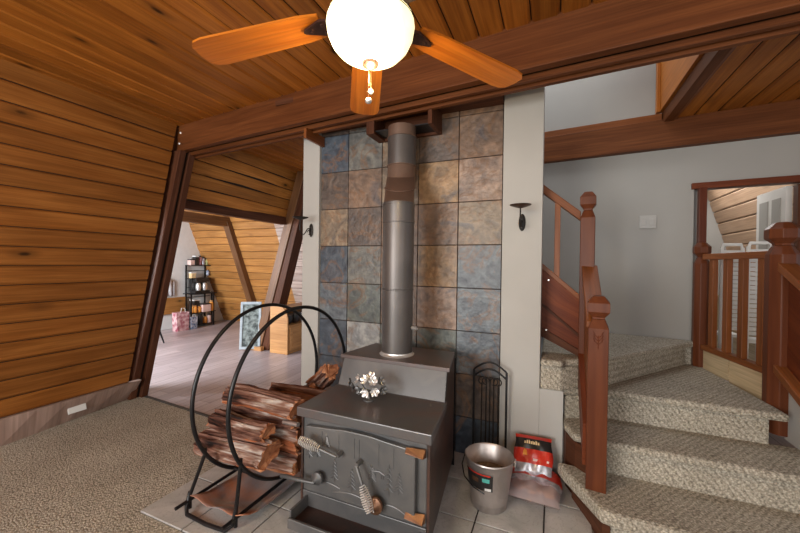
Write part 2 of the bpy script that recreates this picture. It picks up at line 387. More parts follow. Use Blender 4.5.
# ------------------------------------------------------------------ SETTING: floors
YB = -2.6; XR = 2.3
m = MB(); m.prism([(-3.72, YB), (XR, YB), (XR, 2.30), (.2, 2.4), (-2.03, 2.14), (-3.84, 2.25)], -.05, 0.)
struct(m.build('floor', M['carpet']), 'beige looped carpet')
m = MB(); m.prism([(-7.2, 1.2), (-3.84, 1.2), (-3.84, 2.25), (-2.03, 2.14), (-1.8, 2.2), (-1.8, 6.2), (-7.2, 6.2)], -.05, -.002)
struct(m.build('floor_vinyl', M['vinyl']), 'grey wood-look plank floor')
m = MB(); a = Vector((-3.80, 2.245)); b_ = Vector((-2.03, 2.135)); m.hexa([(a.x, a.y-.015, -.01), (b_.x, b_.y-.015, -.01), (a.x, a.y+.015, -.01), (b_.x, b_.y+.015, -.01), (a.x, a.y-.015, .006), (b_.x, b_.y-.015, .006), (a.x, a.y+.015, .006), (b_.x, b_.y+.015, .006)])
struct(m.build('trim_1', M['slot']), 'dark carpet edging strip')
# hearth tiles
m = MB(); m.bb(-2.02, .20, 1.195, 2.53, -.03, .006, mi=1)
T = .333
for i in range(7):
    for j in range(5):
        x0 = -2.02+i*T; y0 = 1.195+j*T; x1 = min(x0+T-.008, .2); y1 = min(y0+T-.008, 2.53)
        if x1-x0 > .03 and y1-y0 > .02: m.bb(x0, x1, y0, y1, .0, .012)
struct(m.build('floor_hearth', [M['hearth'], M['grout']], bevel=.002), 'grey stone-look hearth tiles')

# ------------------------------------------------------------------ walls
WB0, WB1 = (-3.60, YB, .2), (-3.68, 2.05, .2)
WT0, WT1 = (-3.33, YB, 2.69), (-3.38, 2.3, 2.69)
m = boards(WB0, WB1, WT0, WT1, .142, (1, 0, .1))
struct(m.build('wall_left', [M['wallwood'], M['groove']], merge=False), 'leaning knotty pine board wall')
m = MB()
for i in range(24):
    y0 = YB+i*.2; y1 = y0+.2
    if y0 >= 2.15: break
    y1 = min(y1, 2.16)
    def xb(y): return -3.62-.02*max(0, (y+2.6))/4.8 if y < 1.2 else -3.64-.16*(y-1.2)/.95
    def xt(y): return -3.58-.08*(y+2.6)/4.8
    m.face([(xb(y0), y0, 0), (xb(y1), y1, 0), (xt(y1)+.012, y1, .2), (xt(y0)+.012, y0, .2)], [(0, y0), (0, y1), (.2, y1), (.2, y0)], .3)
    m.face([(xt(y0)+.012, y0, .2), (xt(y1)+.012, y1, .2), (xt(y1)-.04, y1, .2), (xt(y0)-.04, y0, .2)], None, .3)
    m.face([(xb(y0)-.04, y0, 0), (xb(y1)-.04, y1, 0), (xb(y1)-.04, y1, .2), (xb(y0)-.04, y0, .2)], None, .3)
struct(m.build('baseboard_left', M['basewood']), 'grey-pink board along the wall foot')
# upper slope beyond the beam
m = boards((-3.51, 2.42, 2.0), (-3.70, 4.2, 2.0), (-3.41, 2.42, 2.70), (-3.54, 4.3, 2.70), .142, (1, 0, .15))
struct(m.build('wall_left_upper', [M['upperwood'], M['groove']], merge=False), 'knotty pine boards above the side room opening')
# ceilings (boards along Y)
def beamY(x): return 2.04-.0854*x   # line of the ceiling beam
m = boards((-3.42, YB, 2.69), (-3.42, beamY(-3.42)+.1, 2.69), (XR, YB, 2.69), (XR, beamY(XR)+.1, 2.69), .142, (0, 0, -1))
struct(m.build('ceiling', [M['ceil'], M['groove']], merge=False), 'knotty pine board ceiling')
m = boards((-3.6, 2.44, 2.695), (-3.6, 6.0, 2.695), (-1.8, 2.32, 2.695), (-1.8, 6.0, 2.695), .142, (0, 0, -1))
struct(m.build('ceiling_rear', [M['ceil'], M['groove']], merge=False), 'knotty pine board ceiling behind the beam')
m = MB(); m.bb(-2.05, -.07, 2.2, 2.60, 2.60, 2.64); m.bb(-1.83, -.325, 2.30, 2.505, 2.45, 2.60)  # lower box brings painted shade down over the slate top
struct(m.build('ceiling_soffit', M['beamdark']), 'dark soffit above the slate wall, lowered to stand for shade on the slate')
m = boards((.88, 2.05, 2.60), (.88, 3.68, 2.60), (XR+.6, 1.9, 2.60), (XR+.6, 3.5, 2.60), .15, (0, 0, -1))
struct(m.build('ceiling_stair', [M['ceil'], M['groove']], merge=False), 'pine board ceiling over the stairs')
m = MB(); m.bb(.82, .88, 2.05, 3.66, 2.56, 2.66); struct(m.build('trim_2', M['beam'], bevel=.004))
m = MB(); m.bb(.86, .90, 2.05, 3.66, 2.565, 2.60); struct(m.build('trim_3', M['railwood'], bevel=.003))
m = MB(); m.bb(.80, .835, 2.1, 3.655, 2.665, 3.5)
struct(m.build('wall_stairwell', M['orange']), 'orange-stained board side of the stairwell opening')
m = MB(); m.bb(.775, .80, 3.60, 3.65, 2.66, 3.5); struct(m.build('trim_4', M['orange'], bevel=.003))

# chimney wall: slate
cols = [-1.857+.306*k for k in range(6)]
zs = [0]+[.306*k-.033 for k in range(1, 9)]+[2.60]
C_ = dict(B=(.075, .095, .125), b=(.14, .165, .19), t=(.27, .205, .145), o=(.31, .20, .11), g=(.20, .20, .185), p=(.30, .215, .17), w=(.42, .43, .43), d=(.13, .10, .085), r=(.21, .14, .10), k=(.08, .075, .08), n=(.15, .17, .16))
rows = ["dkdkB", "Bbtrd", "bwkdr", "bntnb", "bntpb", "BttOb".replace('O', 'o'), "rdtrd".replace('rd', 'td', 1), "drtop", "dgpdr"]
# bottom to top; left to right
rows[3] = "bntpb"[:3]+"pb"; rows[2] = "Bwnnb"; rows[4] = "Bgrob"; rows[5] = "tdrrt"; rows[6] = "drtop"; rows[7] = "Bgtdr"; rows[8] = "dgtrr"
rows[3] = "bnrpb"
m = MB(); m.bb(-1.857, -.327, 2.51, 2.60, 0, 2.60, mi=1)
for j in range(9):
    for i in range(5):
        c = C_[rows[j][i]]; k = random.uniform(.9, 1.12); c = tuple(x*k*.78 for x in c)
        dy = random.uniform(0, .004)
        m.bb(cols[i]+.003, cols[i+1]-.003, 2.50-dy, 2.53, zs[j]+.003, zs[j+1]-.003, tint=c)
struct(m.build('wall_chimney', [M['slate'], M['slategrout']], bevel=.0015), 'chimney wall of mottled slate tiles')
m = MB(); m.bb(-1.985, -1.818, 2.47, 2.62, 0, 2.60); struct(m.build('wall_pilaster_left', M['pil'], bevel=.003), 'off-white strip of wall left of the slate')
m = MB(); m.bb(-.322, -.072, 2.47, 2.62, 0, 2.60); struct(m.build('wall_pilaster_right', M['pil'], bevel=.003), 'off-white strip of wall right of the slate')
m = MB(); m.bb(-.072, .068, 2.475, 2.62, 0, .56); m.bb(.068, .115, 2.50, 2.62, 0, .34); struct(m.build('wall_understair', M['pil']), 'off-white wall below the stairs')

# grey stair wall (slightly turned like the beams)
A6 = -math.atan((3.751-3.566)/(1.647+.111)); RZ = Matrix.Rotation(A6, 3, 'Z')
WP = Vector((-.111, 3.751, 0)); WD = RZ @ Vector((1, 0, 0)); WN = RZ @ Vector((0, 1, 0))
def wallbox(m, u0, u1, v0, v1, z0, z1, **k):
    c = WP+WD*((u0+u1)/2)+WN*((v0+v1)/2); m.box((c.x, c.y, (z0+z1)/2), (u1-u0, v1-v0, z1-z0), R=RZ, **k)
m = MB(); wallbox(m, -2.0, 1.165, .0, .1, .3, 3.6); wallbox(m, 1.165, 3.0, .0, .1, 2.0, 2.7)
struct(m.build('wall_stair', M['gray']), 'grey painted wall behind the stairs')
m = MB(); wallbox(m, -.6, 2.9, -.075, -.001, 2.35, 2.585); struct(m.build('trim_5', M['beam'], bevel=.004), 'stained beam across the grey wall')
m = MB(); wallbox(m, -.6, .935, -.055, -.001, 2.587, 2.645); struct(m.build('trim_6', M['railwood'], bevel=.003), 'ledge board on the beam')
m = MB(); wallbox(m, 1.145, 3.0, -.03, .05, 1.997, 2.045); struct(m.build('trim_7', M['newel'], bevel=.003), 'header board of the side opening')
m = MB(); m.bb(-2.0, .80, 2.22, 2.30, 2.665, 3.6); struct(m.build('wall_loft_front', M['gray']))

# ceiling beam
AB = -math.atan(.0854); RB = Matrix.Rotation(AB, 3, 'Z'); BD = RB @ Vector((1, 0, 0)); BN = RB @ Vector((0, 1, 0)); BP = Vector((-3.40, beamY(-3.40), 0))
def beambox(m, u0, u1, v0, v1, z0, z1, **k):
    c = BP+BD*((u0+u1)/2)+BN*((v0+v1)/2); m.box((c.x, c.y, (z0+z1)/2), (u1-u0, v1-v0, z1-z0), R=RB, **k)
m = MB(); beambox(m, -.02, 5.7, 0, .06, 2.43, 2.70); struct(m.build('trim_8', M['beam'], bevel=.006), 'heavy stained ceiling beam')
m = MB(); beambox(m, .0, 5.7, .085, .12, 2.405, 2.440); struct(m.build('trim_9', M['beam'], bevel=.003), 'header strip behind the beam')
m = MB(); beambox(m, .0, 5.7, .06, .085, 2.50, 2.66); beambox(m, .0, 5.7, .097, .12, 2.441, 2.66); beambox(m, .0, 5.7, .150, .175, 2.425, 2.66); beambox(m, .0, 5.7, .12, .14, 2.48, 2.66); beambox(m, .0, 5.7, .175, .20, 2.50, 2.66); struct(m.build('trim_10', M['groove']), 'black fill standing for the shade in the track gaps')  # near-black boxes stand in for shade between the strips
m = MB(); beambox(m, .04, 5.7, .14, .175, 2.392, 2.424); struct(m.build('trim_11', M['beam'], bevel=.003), 'rear header strip')
m = MB(); beambox(m, 3.3, 4.35, .20, .26, 2.45, 2.66); struct(m.build('trim_25', M['beamdark'], bevel=.003), 'dark board under the loft edge')
m = MB()
for u, z in ((.055, 2.60), (.035, 2.50)):
    c = BP+BD*u-BN*.004; m.lathe([(.012, -.004), (.012, .004), (.006, .009)], (c.x, c.y, z), 10, Matrix.Rotation(PI/2, 3, 'X'))
struct(m.build('trim_12', M['chrome']), 'bolt heads on the beam end')

# leaning post pair at the left end
def leanpost(m, bx0, bx1, by0, by1, bz, tx0, tx1, ty0, ty1, tz):
    m.hexa([(bx0, by0, bz), (bx1, by0, bz), (bx0, by1, bz), (bx1, by1, bz), (tx0, ty0, tz), (tx1, ty0, tz), (tx0, ty1, tz), (tx1, ty1, tz)], axis=2)
m = MB(); leanpost(m, -3.90, -3.745, 2.11, 2.17, 0, -3.54, -3.325, 2.31, 2.37, 2.43)
struct(m.build('trim_13', M['beamdark'], bevel=.004), 'leaning dark post at the opening')
m = MB(); leanpost(m, -3.84, -3.765, 2.17, 2.20, 0, -3.44, -3.35, 2.37, 2.40, 2.43); struct(m.build('trim_14', M['groove']))  # near-black strip stands in for the shade between the two posts
m = MB(); leanpost(m, -3.84, -3.715, 2.20, 2.26, 0, -3.43, -3.318, 2.40, 2.46, 2.43)
struct(m.build('trim_15', M['beamdark'], bevel=.003), 'inner leaning jamb of the opening')
m = MB(); leanpost(m, -4.15, -3.86, 2.03, 2.26, 0, -3.78, -3.40, 2.28, 2.46, 2.72)  # added to block light leaking between wall end and post
struct(m.build('wall_left_blocker', M['beamdark']), 'dark block added behind the post to stop light leaking through')
# header over the side-room opening and second post
m = MB(); m.hexa([(-3.66, 2.45, 1.91), (-3.56, 2.45, 1.91), (-3.74, 4.15, 1.91), (-3.64, 4.15, 1.91), (-3.66, 2.45, 2.02), (-3.56, 2.45, 2.02), (-3.74, 4.15, 2.02), (-3.64, 4.15, 2.02)])
struct(m.build('trim_16', M['beamdark'], bevel=.004), 'header beam of the side room opening')
m = MB(); leanpost(m, -4.28, -4.13, 4.16, 4.34, 0, -3.45, -3.31, 4.16, 4.34, 2.69); struct(m.build('trim_17', M['postmid'], bevel=.004), 'leaning post beside the side room')
m = MB(); leanpost(m, -4.13, -3.99, 4.18, 4.36, 0, -3.31, -3.22, 4.18, 4.36, 2.69); struct(m.build('trim_18', M['beamdark'], bevel=.004))  # same post's shaded face, its shade put in as darker wood
m = MB(); m.bb(-4.28, -4.05, 4.09, 4.16, 0, .06); struct(m.build('trim_19', M['cab'], bevel=.003), 'small block at the post foot')

# ------------------------------------------------------------------ side room (wing)
m = boards((-4.72, 5.92, 0), (-1.8, 5.92, 0), (-4.72, 4.82, 2.69), (-1.8, 4.82, 2.69), .15, (0, -1, -.4))  # part of the same slope, split off to colour its daylight in
struct(m.build('wall_far_daylit', [M['daylitwood'], M['groove']], merge=False), 'far slope boards beyond the leaning post, daylight put in as pale grey')
m = boards((-6.97, 5.92, 0), (-4.72, 5.92, 0), (-6.97, 4.82, 2.69), (-4.72, 4.82, 2.69), .15, (0, -1, -.4))
struct(m.build('wall_far_slope', [M['wingwood'], M['groove']], merge=False), 'honey pine sloping wall of the side room')
m = MB(); m.prism([(1.2, 0), (5.93, 0), (4.85, 2.69), (1.2, 2.69)], 0, .1)
o = m.build('wall_gable', M['white']); o.matrix_world = Matrix(((0, 0, 1, -7.07), (1, 0, 0, 0), (0, 1, 0, 0), (0, 0, 0, 1))); struct(o, 'white gable wall')
m = boards((-6.97, 1.2, 2.3), (-3.75, 1.2, 2.3), (-6.97, 5.0, 2.3), (-3.75, 5.0, 2.3), .15, (0, 0, -1))
struct(m.build('ceiling_side_room', [M['wingwood'], M['groove']], merge=False))
m = MB(); leanpost(m, -5.90, -5.76, 5.76, 5.90, 0, -5.90, -5.76, 4.93, 5.07, 2.12); struct(m.build('trim_20', M['postmid'], bevel=.004), 'leaning rafter post of the side room')
m = MB(); m.bb(-5.92, -5.77, 1.4, 5.1, 2.03, 2.20); struct(m.build('trim_21', M['postmid'], bevel=.004), 'tie beam of the side room')
# near wall of the side room with a window opening (daylight)
m = MB(); m.bb(-7.0, -6.4, 1.1, 1.2, 0, 2.4); m.bb(-4.6, -3.75, 1.1, 1.2, 0, 2.4); m.bb(-6.4, -4.6, 1.1, 1.2, 0, .7); m.bb(-6.4, -4.6, 1.1, 1.2, 2.0, 2.4)
struct(m.build('wall_side_room', M['white']))
def winframe(n, x0, x1, z0, z1, y, ax='x'):
    m = MB(); t = .05
    for a in ((x0, x1, z0, z0+t), (x0, x1, z1-t, z1), (x0, x0+t, z0+t, z1-t), (x1-t, x1, z0+t, z1-t), ((x0+x1)/2-.02, (x0+x1)/2+.02, z0+t, z1-t)):
        if ax == 'x': m.bb(a[0], a[1], y, y+.05, a[2], a[3])
        else: m.bb(y, y+.05, a[0], a[1], a[2], a[3])
    struct(m.build('window_%d' % n, M['white'], bevel=.003))
winframe(1, -6.4, -4.6, .7, 2.0, 1.12)
# pine dado board on the gable
m = MB(); m.bb(-6.965, -6.93, 3.2, 4.95, .30, .62); struct(m.build('trim_22', M['wingwood']), 'pine board band low on the gable wall')

# room shell behind the camera
m = MB()
for a in ((-3.7, -3.0, 0, 2.7), (-.9, -.3, 0, 2.7), (1.8, 2.35, 0, 2.7), (-3.0, -.9, 0, .5), (-3.0, -.9, 2.3, 2.7), (-.3, 1.8, 0, .5), (-.3, 1.8, 2.3, 2.7)):
    m.bb(a[0], a[1], YB-.1, YB, a[2], a[3])
struct(m.build('wall_rear', M['pil']))
winframe(2, -3.0, -.9, .5, 2.3, YB-.08); winframe(3, -.3, 1.8, .5, 2.3, YB-.08)
m = MB()
for a in ((YB, -1.6, 0, 2.7), (.2, 1.9, 0, 2.7), (-1.6, .2, 0, .6), (-1.6, .2, 2.2, 2.7)): m.bb(XR, XR+.1, a[0], a[1], a[2], a[3])
struct(m.build('wall_right', M['pil']))
winframe(4, -1.6, .2, .6, 2.2, XR+.02, 'y')  # window added to the unseen right wall for its light

# ------------------------------------------------------------------ room beyond the stairs
m = MB(); m.bb(2.34, 2.44, 2.5, 6.1, .3, .80); struct(m.build('wall_knee_right', M['pil']))
m = boards((1.865, 3.2, 2.39), (1.865, 6.0, 2.39), (2.36, 3.2, .75), (2.36, 6.0, .75), .16, (-1, 0, -.3))
struct(m.build('wall_right_slope', [M['palewood'], M['groove']], merge=False), 'pale pine sloping wall beyond the stairs')
m = MB(); m.bb(1.0, 2.6, 6.0, 6.1, .5, 2.7); struct(m.build('wall_beyond', M['gray']), 'grey end wall beyond the balustrade')
m = MB(); m.bb(1.0, 1.15, 3.75, 6.0, .5, 2.7); struct(m.build('wall_beyond_left', M['gray']))
m = MB(); m.bb(1.0, 2.6, 3.6, 6.1, 2.45, 2.5); struct(m.build('ceiling_beyond', M['palewood']))
m = MB(); m.bb(1.1, 3.0, 2.5, 6.1, .30, .36); struct(m.build('floor_beyond', M['vinyl']))
# door leaf and jamb
t = MB(); x0, y0, x1, y1 = 1.65, 4.15, 1.66, 3.72
t.bb(1.645, 1.685, 3.72, 4.15, .37, 2.0)
d = struct(t.build('door_1', M['white'], bevel=.003), 'white panelled door standing open')
for (ya, yb, za, zb) in ((3.78, 3.90, 1.50, 1.92), (3.96, 4.09, 1.50, 1.92), (3.78, 3.90, .5, 1.35), (3.96, 4.09, .5, 1.35)):
    t = MB(); t.bb(1.638, 1.648, ya, yb, za, zb); t.build('door_panel', M['gray'], d, bevel=.003)
m = MB(); m.bb(1.66, 1.735, 3.60, 3.66, .37, 1.99); struct(m.build('trim_23', M['beamdark'], bevel=.003), 'dark door jamb')

# ------------------------------------------------------------------ STAIRS
st = thing('staircase', (.6, 2.3, 0), 'carpeted winder staircase climbing behind the slate wall', 'staircase')
def step(poly, top, under, z0, th=.045):
    m = MB(); m.prism(poly, top-th, top); m.prism(under, z0, top-th)
    return m.build('step', M['carpet'], st, bevel=.018)
XE = 1.95
step([(.035, 2.32), (.06, 2.26), (.225, 1.955), (.30, 1.93), (XE, 1.93), (XE, 2.33)], .19, [(.27, 2.33), (.27, 1.965), (XE, 1.965), (XE, 2.33)], 0, .075)
step([(.065, 2.64), (.075, 2.42), (.12, 2.29), (.30, 2.27), (XE, 2.27), (XE, 2.66)], .38, [(.11, 2.66), (.11, 2.42), (.3, 2.31), (XE, 2.31), (XE, 2.66)], .15)
step([(.065, 2.9), (.065, 2.49), (.12, 2.53), (.3, 2.585), (1.185, 2.585), (1.175, 2.75), (1.09, 3.6), (1.0, 3.68), (.3, 3.3)], .57, [(.075, 2.9), (.075, 2.51), (.3, 2.625), (1.12, 2.625), (1.12, 2.75), (1.05, 3.6), (1.0, 3.66), (.3, 3.3)], .34)
step([(-.068, 2.43), (.055, 2.43), (.08, 2.50), (.33, 2.645), (1.03, 3.545), (1.10, 3.57), (1.10, 3.62), (.0, 3.73), (-.068, 3.735)], .76, [(-.068, 2.46), (.05, 2.46), (.33, 2.69), (1.0, 3.58), (1.09, 3.59), (1.09, 3.62), (.0, 3.72), (-.068, 3.72)], .56)
step([(-.50, 2.63), (-.11, 2.63), (-.11, 3.74), (-.50, 3.77)], .95, [(-.5, 2.64), (-.14, 2.64), (-.14, 3.74), (-.5, 3.77)], .5)
m = MB(); m.prism([(.115, 2.29), (.20, 2.08), (.235, 1.98), (.27, 1.97), (.27, 2.29)], 0, .115); m.build('stringer', M['beamdark'], st, bevel=.003)
m = MB(); m.prism([(.075, 2.50), (.085, 2.40), (.13, 2.30), (.19, 2.24), (.255, 2.24), (.255, 2.50)], .0, .335); m.build('stringer', M['beamdark'], st, bevel=.003)

def newel(name, x, y, z0, z1, a, parent, mat, n=4, capk=1.0, ang=0., cz=.17):
    """square shaft, chamfered neck, block finial"""
    ph = PI/4+ang; q = a/math.sqrt(2); m = MB()
    R8 = lambda w, z: [Vector((x+w*math.cos(ph+2*PI*k/n), y+w*math.sin(ph+2*PI*k/n), z)) for k in range(n)]
    if n == 8:
        q = a/2/math.cos(PI/8); ph = PI/8+ang
    h = cz
    m.loft([R8(q, z0), R8(q, z1-h), R8(q*.62, z1-h*.72)], r=.4)
    s_ = m.build(name, mat, parent, bevel=.004)
    m = MB(); k = capk
    m.loft([R8(q*.62, z1-h*.72), R8(q*.62, z1-h*.66), R8(q*1.08*k, z1-h*.50), R8(q*1.08*k, z1-h*.22), R8(q*.55, z1-h*.02), R8(q*.3, z1)], r=.6)
    m.build('finial', mat, s_, bevel=.002)
    return s_
# fix UV direction for newels: object-coordinate redwood
def redwood(name, c1, c2, axis_scale=(22, 22, 1.6), rough=.35):
    m, nt, b = newmat(name, rough, 0, .2)
    tc = nt.nodes.new('ShaderNodeTexCoord'); n = N(nt, 'ShaderNodeTexNoise', Scale=1., Detail=5., Distortion=.8); nt.links.new(mapping(nt, tc.outputs['Object'], axis_scale), n.inputs['Vector'])
    r = ramp(nt, [(.3, c1), (.7, c2)]); nt.links.new(n.outputs[0], r.inputs[0]); nt.links.new(r.outputs[0], b.inputs['Base Color']); return m
M['post'] = redwood('newel_redwood', (.088, .024, .010), (.138, .041, .016))
M['postdark'] = redwood('newel_dark', (.07, .015, .006), (.12, .028, .010))

gr = thing('stair_railing', (.2, 2.3, .19), 'red-brown stair railing with two newel posts beside the slate wall', 'railing')
n1 = newel('newel_post', .222, 2.135, .19, 1.205, .095, gr, M['post'], ang=-.1)
n2 = newel('newel_post', .20, 2.60, .57, 1.84, .085, gr, M['post'], ang=-.1)
# leaf carving on the near newel
m = MB(); ca = Vector((.218, 2.09-.0495, 1.0))
Rn = Matrix.Rotation(-.1, 3, 'Z')
def cp(u, z): return Vector((.222, 2.135, 0))+Rn @ Vector((u, -.0485, 0))+Vector((0, 0, z))
m.tube([cp(0, .93), cp(0, 1.0)], .0022, 6)
for k in range(3):
    for s_ in (-1, 1): m.tube([cp(0, .955+k*.016), cp(s_*.016, .968+k*.018), cp(s_*.022, .988+k*.016)], .002, 6)
m.build('leaf_carving', M['postdark'], n1)
# sloping closed guard between the two newels
m = MB()
def slab(m, x0, x1, ya, yb, za0, za1, zb0, zb1): m.hexa([(x0, ya, za0), (x1, ya, za0), (x0, yb, zb0), (x1, yb, zb0), (x0, ya, za1), (x1, ya, za1), (x0, yb, zb1), (x1, yb, zb1)], axis=1)
slab(m, .165, .255, 2.13, 2.57, 1.03, 1.065, 1.33, 1.365); m.build('handrail', M['railwood'], gr, bevel=.004)
m = MB(); slab(m, .185, .215, 2.13, 2.57, .50, 1.03, .80, 1.33); m.build('guard_panel', M['railwood'], gr, bevel=.002)
m = MB(); slab(m, .155, .19, 2.12, 2.60, .30, .52, .62, .82); m.build('stringer_board', M['newel'], gr, bevel=.003)
# upper run going left behind the wall
def slabx(m, y0, y1, xa, xb, za0, za1, zb0, zb1): m.hexa([(xa, y0, za0), (xb, y0, zb0), (xa, y1, za0), (xb, y1, zb0), (xa, y0, za1), (xb, y0, zb1), (xa, y1, za1), (xb, y1, zb1)], axis=0)
m = MB(); slabx(m, 2.63, 2.69, -.4, .16, 2.13, 2.19, 1.66, 1.72); m.build('handrail', M['railwood'], gr, bevel=.004)
m = MB(); slabx(m, 2.63, 2.69, -.4, .16, 1.62, 1.66, 1.13, 1.17); m.build('bottom_rail', M['railwood'], gr, bevel=.003)
for bx in (.02, -.14, -.30):
    zt = 1.69+(.16-bx)*.84; zb = 1.16+(.16-bx)*.875
    m = MB(); m.bb(bx-.018, bx+.018, 2.64, 2.676, zb-.01, zt); m.build('baluster', M['railwood'], gr, bevel=.002)
m = MB(); slabx(m, 2.645, 2.675, -.4, .165, 1.05, 1.62, .765, 1.13); m.build('guard_panel', M['newel'], gr)
m = MB(); slabx(m, 2.628, 2.645, -.4, .165, 1.36, 1.38, .88, .90); slabx(m, 2.63, 2.645, -.4, .165, 1.03, 1.12, .755, .80); m.build('panel_moulding', M['beamdark'], gr)
for (x, z) in ((-.03, 1.36), (-.04, 1.02)):
    m = MB(); m.lathe([(.006, -.003), (.006, .003)], (x, 2.615, z-.1), 8, Matrix.Rotation(PI/2, 3, 'X')); m.build('screw', M['chrome'], gr)

# right balustrade
rb = thing('landing_balustrade', (1.15, 3.2, .57), 'wooden balustrade with balusters along the right side of the winder step', 'balustrade')
newel('newel_post', 1.085, 3.56, .57, 1.56, .10, rb, M['post'], n=8)
m = MB(); m.bb(1.06, 1.11, 3.55, 3.60, 1.53, 1.997); m.build('upper_post', M['postdark'], rb, bevel=.003)
newel('newel_post', 1.225, 2.79, .40, 1.63, .135, rb, M['post'], n=8, cz=.19, capk=1.0)
def slabd(m, p, q, w, z0, z1):
    p = Vector(p); q = Vector(q); d = (q-p).normalized(); s_ = Vector((-d.y, d.x))*w/2
    P = [p-s_*-1, q-s_*-1, p-s_, q-s_]
    P = [p-s_, q-s_, p+s_, q+s_]
    m.hexa([(a.x, a.y, z0) for a in P]+[(a.x, a.y, z1) for a in P], axis=0)
pa, pb = Vector((1.10, 3.51)), Vector((1.21, 2.86))
m = MB(); slabd(m, pa, pb, .06, 1.42, 1.465); m.build('top_rail', M['railwood'], rb, bevel=.004)
m = MB(); slabd(m, pa, pb, .06, .715, .755); m.build('bottom_rail', M['railwood'], rb, bevel=.004)
for k in range(4):
    p = pa.lerp(pb, (.14, .39, .63, .90)[k])
    m = MB(); m.box((p.x, p.y, 1.088), (.034, .05, .668), R=Matrix.Rotation(.17, 3, 'Z')); m.build('baluster', M['railwood'], rb, bevel=.003)
m = MB(); slabd(m, pa, pa.lerp(pb, .45), .02, .56, .715); m.build('infill_panel', M['paleply'], rb)
m = MB(); slabd(m, pa.lerp(pb, .47), pb, .02, .50, .715); m.build('infill_panel', M['paleply'], rb)
# descending rail from the big newel toward the viewer
dr = thing('descending_rail', (1.30, 2.4, .4), 'wooden handrail and base board sloping down at the right edge', 'railing')
def slabyz(m, x0, x1, ya, yb, za0, za1, zb0, zb1): slab(m, x0, x1, ya, yb, za0, za1, zb0, zb1)
m = MB(); slabyz(m, 1.18, 1.26, 2.30, 2.735, 1.125, 1.175, 1.345, 1.395); m.build('handrail', M['railwood'], dr, bevel=.004)
m = MB(); slabyz(m, 1.17, 1.26, 2.30, 2.735, .565, .61, .76, .805); m.build('base_board', M['railwood'], dr, bevel=.004)
m = MB(); slabyz(m, 1.225, 1.25, 2.30, 2.735, .60, 1.13, .80, 1.35); m.build('guard_panel', M['newel'], dr)
m = MB(); slabyz(m, 1.235, 1.255, 2.34, 2.75, .38, .57, .38, .765); m.build('lower_panel', M['pil'], dr)
# pale half wall beyond the balusters
m = MB(); m.bb(1.50, 1.55, 2.6, 5.9, .36, 1.08); 
struct(m.build('wall_half', M['paleply']), 'pale plywood half wall beyond the balusters')

for k, (x, y, lab) in enumerate(((1.315, 3.68, 'white slatted folding chair, the left one beyond the balustrade'), (1.395, 3.46, 'white slatted folding chair, the right one, nearest the big newel post'))):
    t = thing('folding_chair', (x, y, .36), lab, 'chair', 'white slatted chairs beyond the balustrade')
    for s_ in (-1, 1):
        m = MB(); m.bb(x+s_*.065-.01, x+s_*.065+.01, y-.012, y+.012, .36, 1.52); m.build('back_post', M['white'], t, bevel=.003)
    m = MB()
    for j in range(19): m.bb(x-.055, x+.055, y-.008, y+.008, .86+j*.034, .888+j*.034)
    m.build('back_slats', M['white'], t)
    m = MB(); m.tube([(x-.065, y, 1.50), (x-.055, y, 1.545), (x+.055, y, 1.545), (x+.065, y, 1.50)], .013, 8); m.build('top_bar', M['white'], t)
    m = MB(); m.bb(x-.065, x+.065, y, y+.16, .80, .825); m.build('seat', M['white'], t, bevel=.003)
    for s_ in (-1, 1):
        m = MB(); m.bb(x+s_*.055-.01, x+s_*.055+.01, y+.13, y+.15, .36, .80); m.build('leg', M['white'], t, bevel=.002)

# light switch
sw = tag(mb1(lambda m: wallbox(m, .795, .915, -.008, -.0005, 1.69, 1.80)).build('switch_plate', M['switch'], bevel=.003), 'white double light switch plate on the grey wall', 'light switch')
for u in (.825, .885):
    mb1(lambda m: wallbox(m, u-.017, u+.017, -.012, -.008, 1.715, 1.775)).build('rocker', M['switch'], sw, bevel=.002)
# outlet on baseboard
tt = mb1(lambda m: m.box((-3.70, 1.66, .105), (.012, .125, .062), R=Matrix.Rotation(-.28, 3, 'Y') @ Matrix.Rotation(0, 3, 'Z'))).build('outlet_plate', M['outlet'], bevel=.003)
tt.location = (.035, 0, 0)
tag(tt, 'white outlet plate lying sideways on the grey-pink baseboard', 'outlet')
for y in (1.635, 1.685):
    mb1(lambda m: m.box((-3.692, y, .105), (.006, .032, .036), R=Matrix.Rotation(-.28, 3, 'Y'))).build('socket', M['white'], tt, bevel=.002)

# ------------------------------------------------------------------ CEILING FAN
FX, FY = -.55, 1.01
fan = thing('ceiling_fan', (FX, FY, 2.66), 'five-blade wooden ceiling fan with a glowing glass bowl light', 'ceiling fan')
MBL = lambda prof, n=32, c=(FX, FY, 0), **k: mb1(lambda m: m.lathe(prof, c, n, **k))
MBL([(.03, 2.56), (.075, 2.60), (.08, 2.672), (.0, 2.672)]).build('canopy', M['lampmetal'], fan)
MBL([(.013, 2.32), (.013, 2.57)]).build('downrod', M['lampmetal'], fan)
MBL([(.03, 2.35), (.09, 2.33), (.125, 2.28), (.13, 2.22), (.11, 2.19), (.07, 2.175), (.07, 2.15)]).build('motor_housing', M['lampmetal'], fan)
MBL([(.05, 2.158), (.125, 2.148), (.14, 2.13), (.138, 2.125)]).build('light_rim', M['lampmetal'], fan)
MBL([(.138, 2.135), (.141, 2.115), (.136, 2.085), (.122, 2.055), (.098, 2.03), (.065, 2.012), (.033, 2.003), (.004, 2.001)], caps=False).build('glass_bowl', M['glass'], fan)
MBL([(.004, 1.982), (.014, 1.985), (.026, 1.993), (.028, 2.002), (.018, 2.007)]).build('finial', M['lampmetal'], fan)
